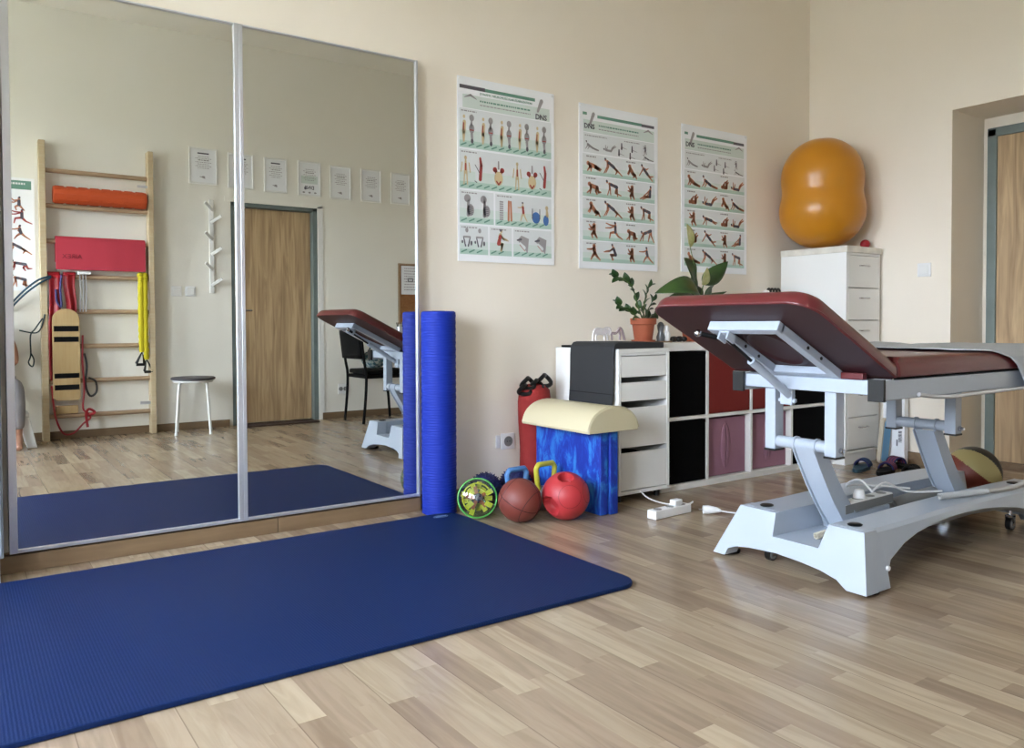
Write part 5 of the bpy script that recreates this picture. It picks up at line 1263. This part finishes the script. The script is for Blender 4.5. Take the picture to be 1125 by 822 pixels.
# certificates
certs = [(1.657, 1.889, 2.060, 2.363, 'leftmost framed certificate, above the coat rack'), (1.975, 2.195, 2.052, 2.352, 'framed certificate behind the mirror divider, second from left'), (2.286, 2.492, 2.046, 2.347, 'framed certificate above the reflected door, third from left'),
         (2.592, 2.808, 2.040, 2.352, 'framed certificate with bold black lettering and small logos'), (2.895, 3.105, 2.036, 2.342, 'framed certificate directly right of the one with bold lettering'), (3.205, 3.415, 2.036, 2.342, 'framed certificate, second from the right end of the row'), (3.515, 3.722, 2.040, 2.340, 'framed certificate at the right end of the row, above the corkboard')]
for i, (x0, x1, z0, z1, lab) in enumerate(certs):
    t = thing('certificate_frame', lab, 'framed certificate', ((x0 + x1) / 2, YB, z0), 'row of framed certificates')
    b = MB(); f = 0.013
    b.box(x0, x0 + f, YB, YB + 0.014, z0, z1); b.box(x1 - f, x1, YB, YB + 0.014, z0, z1); b.box(x0 + f, x1 - f, YB, YB + 0.014, z0, z0 + f); b.box(x0 + f, x1 - f, YB, YB + 0.014, z1 - f, z1)
    b.build('frame', M_white, t, bevel=0.002)
    MB().box(x0 + f, x1 - f, YB, YB + 0.006, z0 + f, z1 - f).build('paper', M_paper, t)
    W_, H_ = x1 - x0, z1 - z0
    def P(u, v, layer): return (x1 - u, YB + 0.0063 + 0.0003 * layer, z0 + v)
    b = MB()
    if i < 3: b.mi = DARK; rect(b, W_ * .3, W_ * .7, H_ - .052, H_ - .040, P, 1)
    for k in range(7): textline(b, P, W_ * (.22 if k % 2 else .3), W_ * (.78 if k % 2 else .7), H_ - .075 - .016 * k, .005 if k != 2 else .009, GREY, k + i)
    if i == 3:
        b.mi = DARK; disc(b, (W_ * .68, .07), .012, .014, P, 1); b.mi = PALE; rect(b, .03, W_ - .03, H_ - .2, H_ - .13, P, 0.5)
        b.mi = GREY
        for q in (.25, .5, .75): disc(b, (W_ * q, .032), .012, .008, P, 1)
    else:
        b.mi = GREY; stroke(b, (W_ * .45, .05), (W_ * .62, .062), .004, .003, P, 1); disc(b, (W_ * .5, .06), .014, .010, P, 0.8)
    b.build('print', PRINT, t, flat=True, normals=False)
    if i == 3: text_obj('logo_text', 'DNS', 0.045, M_lab_dark, wall_matrix((x0 + x1) / 2, YB + 0.0072, z0 + 0.075, '+y'), t, bold=0.001)
# corkboard
t = thing('corkboard', 'brown corkboard with a white notice on the wall above the desk', 'corkboard', (3.80, YB, 0.876))
b = MB(); b.box(3.588, 4.05, YB, YB + 0.006, 0.88, 1.462); b.build('cork', M_cork, t)
b = MB(); b.box(3.588, 3.602, YB, YB + 0.016, 0.876, 1.466); b.box(4.036, 4.05, YB, YB + 0.016, 0.876, 1.466); b.box(3.602, 4.036, YB, YB + 0.016, 0.876, 0.890); b.box(3.602, 4.036, YB, YB + 0.016, 1.452, 1.466); b.build('frame', M_rung, t)
t = thing('notice_sheet', 'white printed notice pinned on the corkboard', 'notice', (3.72, YB + 0.008, 1.16))
MB().box(3.62, 3.82, YB + 0.0065, YB + 0.008, 1.165, 1.445).build('paper', M_paper, t)
def Pn(u, v, layer): return (3.82 - u, YB + 0.0083 + 0.0003 * layer, 1.165 + v)
b = MB()
for k in range(9): textline(b, Pn, .03, .17, .25 - .026 * k, .008, GREY, k)
b.mi = DARK; rect(b, .07, .13, .12, .16, Pn, 2); b.mi = WH; rect(b, .08, .12, .13, .15, Pn, 3); b.build('print', PRINT, t, flat=True, normals=False)
# desk
t = thing('desk', 'white desk behind the couch, only its left end seen in the mirror', 'desk', (4.1, -0.08, 0))
MB().box(3.46, 4.75, -0.38, 0.22, 0.725, 0.755).build('desk_top', M_white, t, bevel=0.003)
for x in (3.62, 4.68):
    for y in (-0.34, 0.18): MB().box(x - 0.02, x + 0.02, y - 0.02, y + 0.02, 0.001, 0.725).build('leg', M_white, t)
MB().box(3.60, 4.70, -0.36, -0.345, 0.66, 0.725).build('apron', M_white, t)
t = thing('pen_cup', 'small metal cup with pens on the desk end', 'cup', (3.53, -0.25, 0.755))
b = MB(); b.lathe([(0.036, 0.0005), (0.038, 0.002), (0.040, 0.095), (0.037, 0.095), (0.035, 0.004)], (3.53, -0.25, 0.755), 24); b.build('cup', M_alu, t)
for k in range(5): MB().cyl((3.53 + 0.012 * math.cos(k * 1.3), -0.25 + 0.012 * math.sin(k * 1.3), 0.762), (3.53 + 0.035 * math.cos(k * 1.3), -0.25 + 0.03 * math.sin(k * 1.3), 0.89), 0.004, 8).build('pen', M_black, t)
# black chair
t = thing('visitor_chair', 'black visitor chair with tubular legs, reflected behind the couch headrest', 'chair', (3.16, -0.04, 0))
b = MB(); b.loft([[(x, y, z) for x, y in round_rect(2.985, 3.40, -0.235, 0.17, 0.05, 5)] for z in (0.432, 0.47)]); b.build('seat', M_blackm, t, bevel=0.01, seg=3)
MB().box(2.985, 3.40, -0.24, 0.175, 0.395, 0.425).build('seat_frame', M_blackm, t, bevel=0.004)
b = MB()
b.grid(lambda u, v: (2.945 - 0.03 * v - 0.02 * math.sin(PI * u), -0.23 + 0.40 * u, 0.57 + 0.25 * v), 8, 6); b.build('backrest', M_blackm, t, solid=0.025)
for y in (-0.235, 0.17):
    MB().tube([(2.935, y, 0.80), (2.965, y, 0.55), (2.985, y, 0.42), (2.975, y, 0.2), (2.955, y, 0.001)], 0.0125, 12).build('rear_leg', M_blackm, t)
    MB().tube([(3.37, y, 0.42), (3.395, y, 0.2), (3.41, y, 0.001)], 0.0125, 12).build('front_leg', M_blackm, t)
t = thing('patterned_bag', 'teal and grey patterned cloth bag lying on the black chair', 'bag', (3.16, -0.02, 0.47))
b = MB(); b.sphere((3.15, -0.03, 0.555), 0.10, 24, 14, (1.1, 1.2, 0.84)); b.build('bag_body', mat('teal_patterned_cloth', (60, 110, 124), 0.8, vary=(34, (200, 210, 205), 0.06)), t)
b = MB(); b.tube([(3.08, 0.02, 0.62), (3.10, 0.03, 0.68), (3.18, 0.02, 0.68), (3.2, 0.01, 0.62)], 0.008, 8); b.build('handle', M_tealtube, t)

# ------------------------------------------------------------------ photographer (only an arm and a knee show in the mirror)
t = thing('step_stool', 'white plastic step stool with flared legs under the sitting person', 'stool', (0.27, -0.08, 0))
def frust(b, x0, x1, y0, y1, z0, z1, sp):
    b.loft([[(x0 - sp, y0 - sp, z0), (x1 + sp, y0 - sp, z0), (x1 + sp, y1 + sp, z0), (x0 - sp, y1 + sp, z0)], [(x0, y0, z1), (x1, y0, z1), (x1, y1, z1), (x0, y1, z1)]])
b = MB(); b.loft([[(x, y, z) for x, y in round_rect(0.10, 0.455, -0.25, 0.0, 0.03, 5)] for z in (0.222, 0.25)]); b.build('step', M_plastic, t, bevel=0.006)
for xs in (0.10, 0.395):
    sgn = -1 if xs < 0.2 else 1
    b = MB()
    for ys in (-0.25, -0.075):
        b.loft([[(xs + sgn * 0.045, ys - 0.012, 0.001), (xs + 0.06 + sgn * 0.045, ys - 0.012, 0.001), (xs + 0.06 + sgn * 0.045, ys + 0.087, 0.001), (xs + sgn * 0.045, ys + 0.087, 0.001)], [(xs, ys, 0.222), (xs + 0.06, ys, 0.222), (xs + 0.06, ys + 0.075, 0.222), (xs, ys + 0.075, 0.222)]])
    b.box(xs, xs + 0.06, -0.25, 0.0, 0.16, 0.222); b.build('leg_panel', M_plastic, t, bevel=0.004)

P = thing('person', 'seated person in lilac shirt and grey trousers at the far left of the mirror', 'person', (0.22, -0.15, 0.25))
def mk_skin(name, verts, edges, root, m, sub=2):
    me = bpy.data.meshes.new(name); off = world_loc(P)
    bm = bmesh.new(); lay = bm.verts.layers.skin.verify(); vs = [bm.verts.new(Vector(v[:3]) - off) for v in verts]
    for a, c_ in edges: bm.edges.new((vs[a], vs[c_]))
    for i, v in enumerate(verts):
        vs[i][lay].radius = (v[3], v[3]) if not isinstance(v[3], tuple) else v[3]
        vs[i][lay].use_root = (i == root)
    bm.to_mesh(me); bm.free()
    o = bpy.data.objects.new(name, me); COL.objects.link(o); o.parent = P
    sk = o.modifiers.new('skin', 'SKIN'); sk.use_smooth_shade = True
    s = o.modifiers.new('sub', 'SUBSURF'); s.levels = sub; s.render_levels = sub
    me.materials.append(m); return o
body = [(0.20, -0.17, 0.37, .115), (0.18, -0.20, 0.50, .115), (0.15, -0.22, 0.68, .12), (0.13, -0.22, 0.84, .10), (0.12, -0.215, 0.93, .048), (0.115, -0.205, 0.985, .046),   # 0 pelvis .. 5 neck
        (0.115, -0.195, 1.06, .078), (0.11, -0.19, 1.13, .075),                                                                                       # head 6 7
        (0.275, -0.215, 0.865, .056), (0.350, -0.12, 0.73, .048), (0.372, -0.05, 0.60, .042), (0.27, -0.03, 0.69, .036), (0.135, -0.045, 0.80, .024),   # right arm 8..12
        (-0.02, -0.22, 0.865, .056), (-0.13, -0.13, 0.72, .042), (-0.15, -0.08, 0.64, .037), (-0.10, -0.06, 0.72, .034), (-0.045, -0.055, 0.81, .024),     # left arm 13..17
        (0.28, -0.10, 0.37, .085), (0.365, 0.0, 0.47, .062), (0.372, 0.03, 0.26, .050), (0.375, 0.05, 0.09, .034), (0.375, 0.14, 0.035, .030), (0.375, 0.20, 0.03, .022),  # leg 18..23
        (0.10, -0.08, 0.37, .085), (0.02, 0.06, 0.45, .062), (0.0, 0.07, 0.25, .050), (0.0, 0.06, 0.09, .034), (0.0, 0.15, 0.035, .030), (0.0, 0.21, 0.03, .022)]
ed = [(0, 1), (1, 2), (2, 3), (3, 4), (4, 5), (5, 6), (6, 7), (3, 8), (8, 9), (9, 10), (10, 11), (11, 12), (3, 13), (13, 14), (14, 15), (15, 16), (16, 17), (0, 18), (18, 19), (19, 20), (20, 21), (21, 22), (22, 23), (0, 24), (24, 25), (25, 26), (26, 27), (27, 28), (28, 29)]
mk_skin('body', body, ed, 0, M_skin)
mk_skin('shirt', [(0.195, -0.18, 0.43, .128), (0.18, -0.20, 0.52, .128), (0.15, -0.22, 0.68, .132), (0.13, -0.22, 0.84, .112), (0.122, -0.217, 0.90, .066), (0.275, -0.215, 0.865, .068), (0.342, -0.14, 0.77, .062), (-0.02, -0.22, 0.865, .068), (-0.115, -0.15, 0.755, .054)], [(0, 1), (1, 2), (2, 3), (3, 4), (3, 5), (5, 6), (3, 7), (7, 8)], 0, M_shirt)
mk_skin('trousers', [(0.20, -0.17, 0.385, .130), (0.28, -0.10, 0.38, .096), (0.365, 0.0, 0.475, .075), (0.372, 0.03, 0.27, .063), (0.375, 0.05, 0.13, .048), (0.10, -0.08, 0.38, .096), (0.02, 0.06, 0.455, .073), (0.0, 0.07, 0.25, .061), (0.0, 0.06, 0.13, .048)], [(0, 1), (1, 2), (2, 3), (3, 4), (0, 5), (5, 6), (6, 7), (7, 8)], 0, M_trouser)
for k, (px_, sg) in enumerate(((0.135, -1), (-0.045, 1))):
    py_, pz_ = (-0.045, 0.80) if k == 0 else (-0.055, 0.81)
    hv = [(px_, py_, pz_, .022), (px_ + sg * 0.03, py_ - 0.002, pz_ + 0.035, (.030, .016)), (px_ + sg * 0.042, py_ - 0.002, pz_ + 0.06, (.032, .014))]; he = [(0, 1), (1, 2)]
    for q in range(4):
        bz = pz_ + 0.050 + 0.011 * q; i0 = len(hv)
        hv += [(px_ + sg * (0.052 + 0.003 * q), py_ - 0.012, bz + 0.01, .009), (px_ + sg * (0.070 + 0.002 * q), py_ - 0.022, bz + 0.018, .0085), (px_ + sg * (0.074 + 0.002 * q), py_ - 0.036, bz + 0.02, .0075)]
        he += [(2, i0), (i0, i0 + 1), (i0 + 1, i0 + 2)]
    i0 = len(hv); hv += [(px_ + sg * 0.040, py_ - 0.02, pz_ + 0.035, .010), (px_ + sg * 0.058, py_ - 0.032, pz_ + 0.045, .008)]; he += [(1, i0), (i0, i0 + 1)]
    mk_skin('hand', hv, he, 0, M_skin, 1)
b = MB(); b.sphere((0.112, -0.203, 1.115), 0.093, 28, 18, (0.92, 1.02, 1.08)); 
for v in list(b.bm.verts):
    if v.co.y > -0.165 and v.co.z < 1.165: v.co.y = -0.17 - 0.2 * (v.co.y + 0.165)
b.build('hair', M_hair, P)
for s in (-1, 1): MB().sphere((0.113 + s * 0.030, -0.122, 1.105), 0.011, 12, 8).build('eye', M_plastic, P)
b = MB(); b.tube([(0.113, -0.118, 1.10), (0.113, -0.100, 1.075), (0.113, -0.110, 1.068)], [0.006, 0.012, 0.008], 8); b.build('nose', M_skin, P)
b = MB(); b.tube([(0.093, -0.113, 1.045), (0.113, -0.108, 1.042), (0.133, -0.113, 1.045)], [0.003, 0.006, 0.003], 8); b.build('mouth', mat('lips', (170, 90, 84), 0.5), P)
# phone held just behind the viewpoint
fwd = Vector((math.sin(math.radians(34.94)), math.cos(math.radians(34.94)), 0)); rt = Vector((fwd.y, -fwd.x, 0))
pc = Vector((0, 0, 0.8817)) - fwd * 0.028
b = MB(); MMp = Matrix(((rt.x, fwd.x, 0, pc.x), (rt.y, fwd.y, 0, pc.y), (0, 0, 1, pc.z), (0, 0, 0, 1)))
b.box(-0.080, 0.080, -0.004, 0.004, -0.038, 0.038, MMp)
b.build('phone', M_black, label='black phone held up by the seated person', cat='phone', bevel=0.003)

# ------------------------------------------------------------------ light
W = bpy.data.worlds.new('sky'); SC.world = W; W.use_nodes = True
nt = W.node_tree; bg = nt.nodes['Background']
tc = nt.nodes.new('ShaderNodeTexCoord'); sp = nt.nodes.new('ShaderNodeSeparateXYZ'); nt.links.new(tc.outputs['Generated'], sp.inputs[0])
cr = nt.nodes.new('ShaderNodeValToRGB'); e = cr.color_ramp.elements
e[0].position = 0.46; e[0].color = (0.16, 0.17, 0.15, 1); e[1].position = 0.54; e[1].color = (0.80, 0.885, 1.0, 1)
q = e.new(1.0); q.color = (0.62, 0.78, 1.0, 1)
mr = nt.nodes.new('ShaderNodeMapRange'); mr.inputs[1].default_value = -1; mr.inputs[2].default_value = 1
nt.links.new(sp.outputs[2], mr.inputs[0]); nt.links.new(mr.outputs[0], cr.inputs[0]); nt.links.new(cr.outputs[0], bg.inputs[0])
bg.inputs[1].default_value = 10.5
for WY0, WY1 in WINS:
    pd = bpy.data.lights.new('window_portal', 'AREA'); pd.shape = 'RECTANGLE'; pd.size = WY1 - WY0; pd.size_y = WZ1 - WZ0; pd.cycles.is_portal = True
    po = bpy.data.objects.new('window_portal', pd); COL.objects.link(po); po.location = (XL - 0.16, (WY0 + WY1) / 2, (WZ0 + WZ1) / 2)
    po.rotation_euler = Vector((1, 0, 0)).to_track_quat('-Z', 'Z').to_euler()

# ------------------------------------------------------------------ camera
cd = bpy.data.cameras.new('camera'); co = bpy.data.objects.new('camera', cd); COL.objects.link(co)
yaw, pit, rol = math.radians(34.9364), math.radians(1.4084), math.radians(-0.2181)
F = Vector((math.sin(yaw) * math.cos(pit), math.cos(yaw) * math.cos(pit), -math.sin(pit)))
r = Vector((math.cos(yaw), -math.sin(yaw), 0)); u = r.cross(F)
r2 = r * math.cos(rol) + u * math.sin(rol); u2 = -r * math.sin(rol) + u * math.cos(rol)
co.matrix_world = Matrix(((r2.x, u2.x, -F.x, 0), (r2.y, u2.y, -F.y, 0), (r2.z, u2.z, -F.z, 0.8817), (0, 0, 0, 1)))
cd.sensor_width = 36; cd.sensor_fit = 'HORIZONTAL'; cd.lens = 883.77 / 1125 * 36; cd.shift_y = -34.41 / 1125; cd.clip_start = 0.02; cd.clip_end = 60
SC.camera = co
vs = SC.view_settings; vs.view_transform = 'Standard'; vs.look = 'None'; vs.gamma = 1; vs.exposure = 2.35; vs.use_curve_mapping = False
SC.cycles.max_bounces = 12; SC.cycles.diffuse_bounces = 6; SC.cycles.glossy_bounces = 6; SC.cycles.transparent_max_bounces = 12
SC.cycles.sample_clamp_indirect = 8
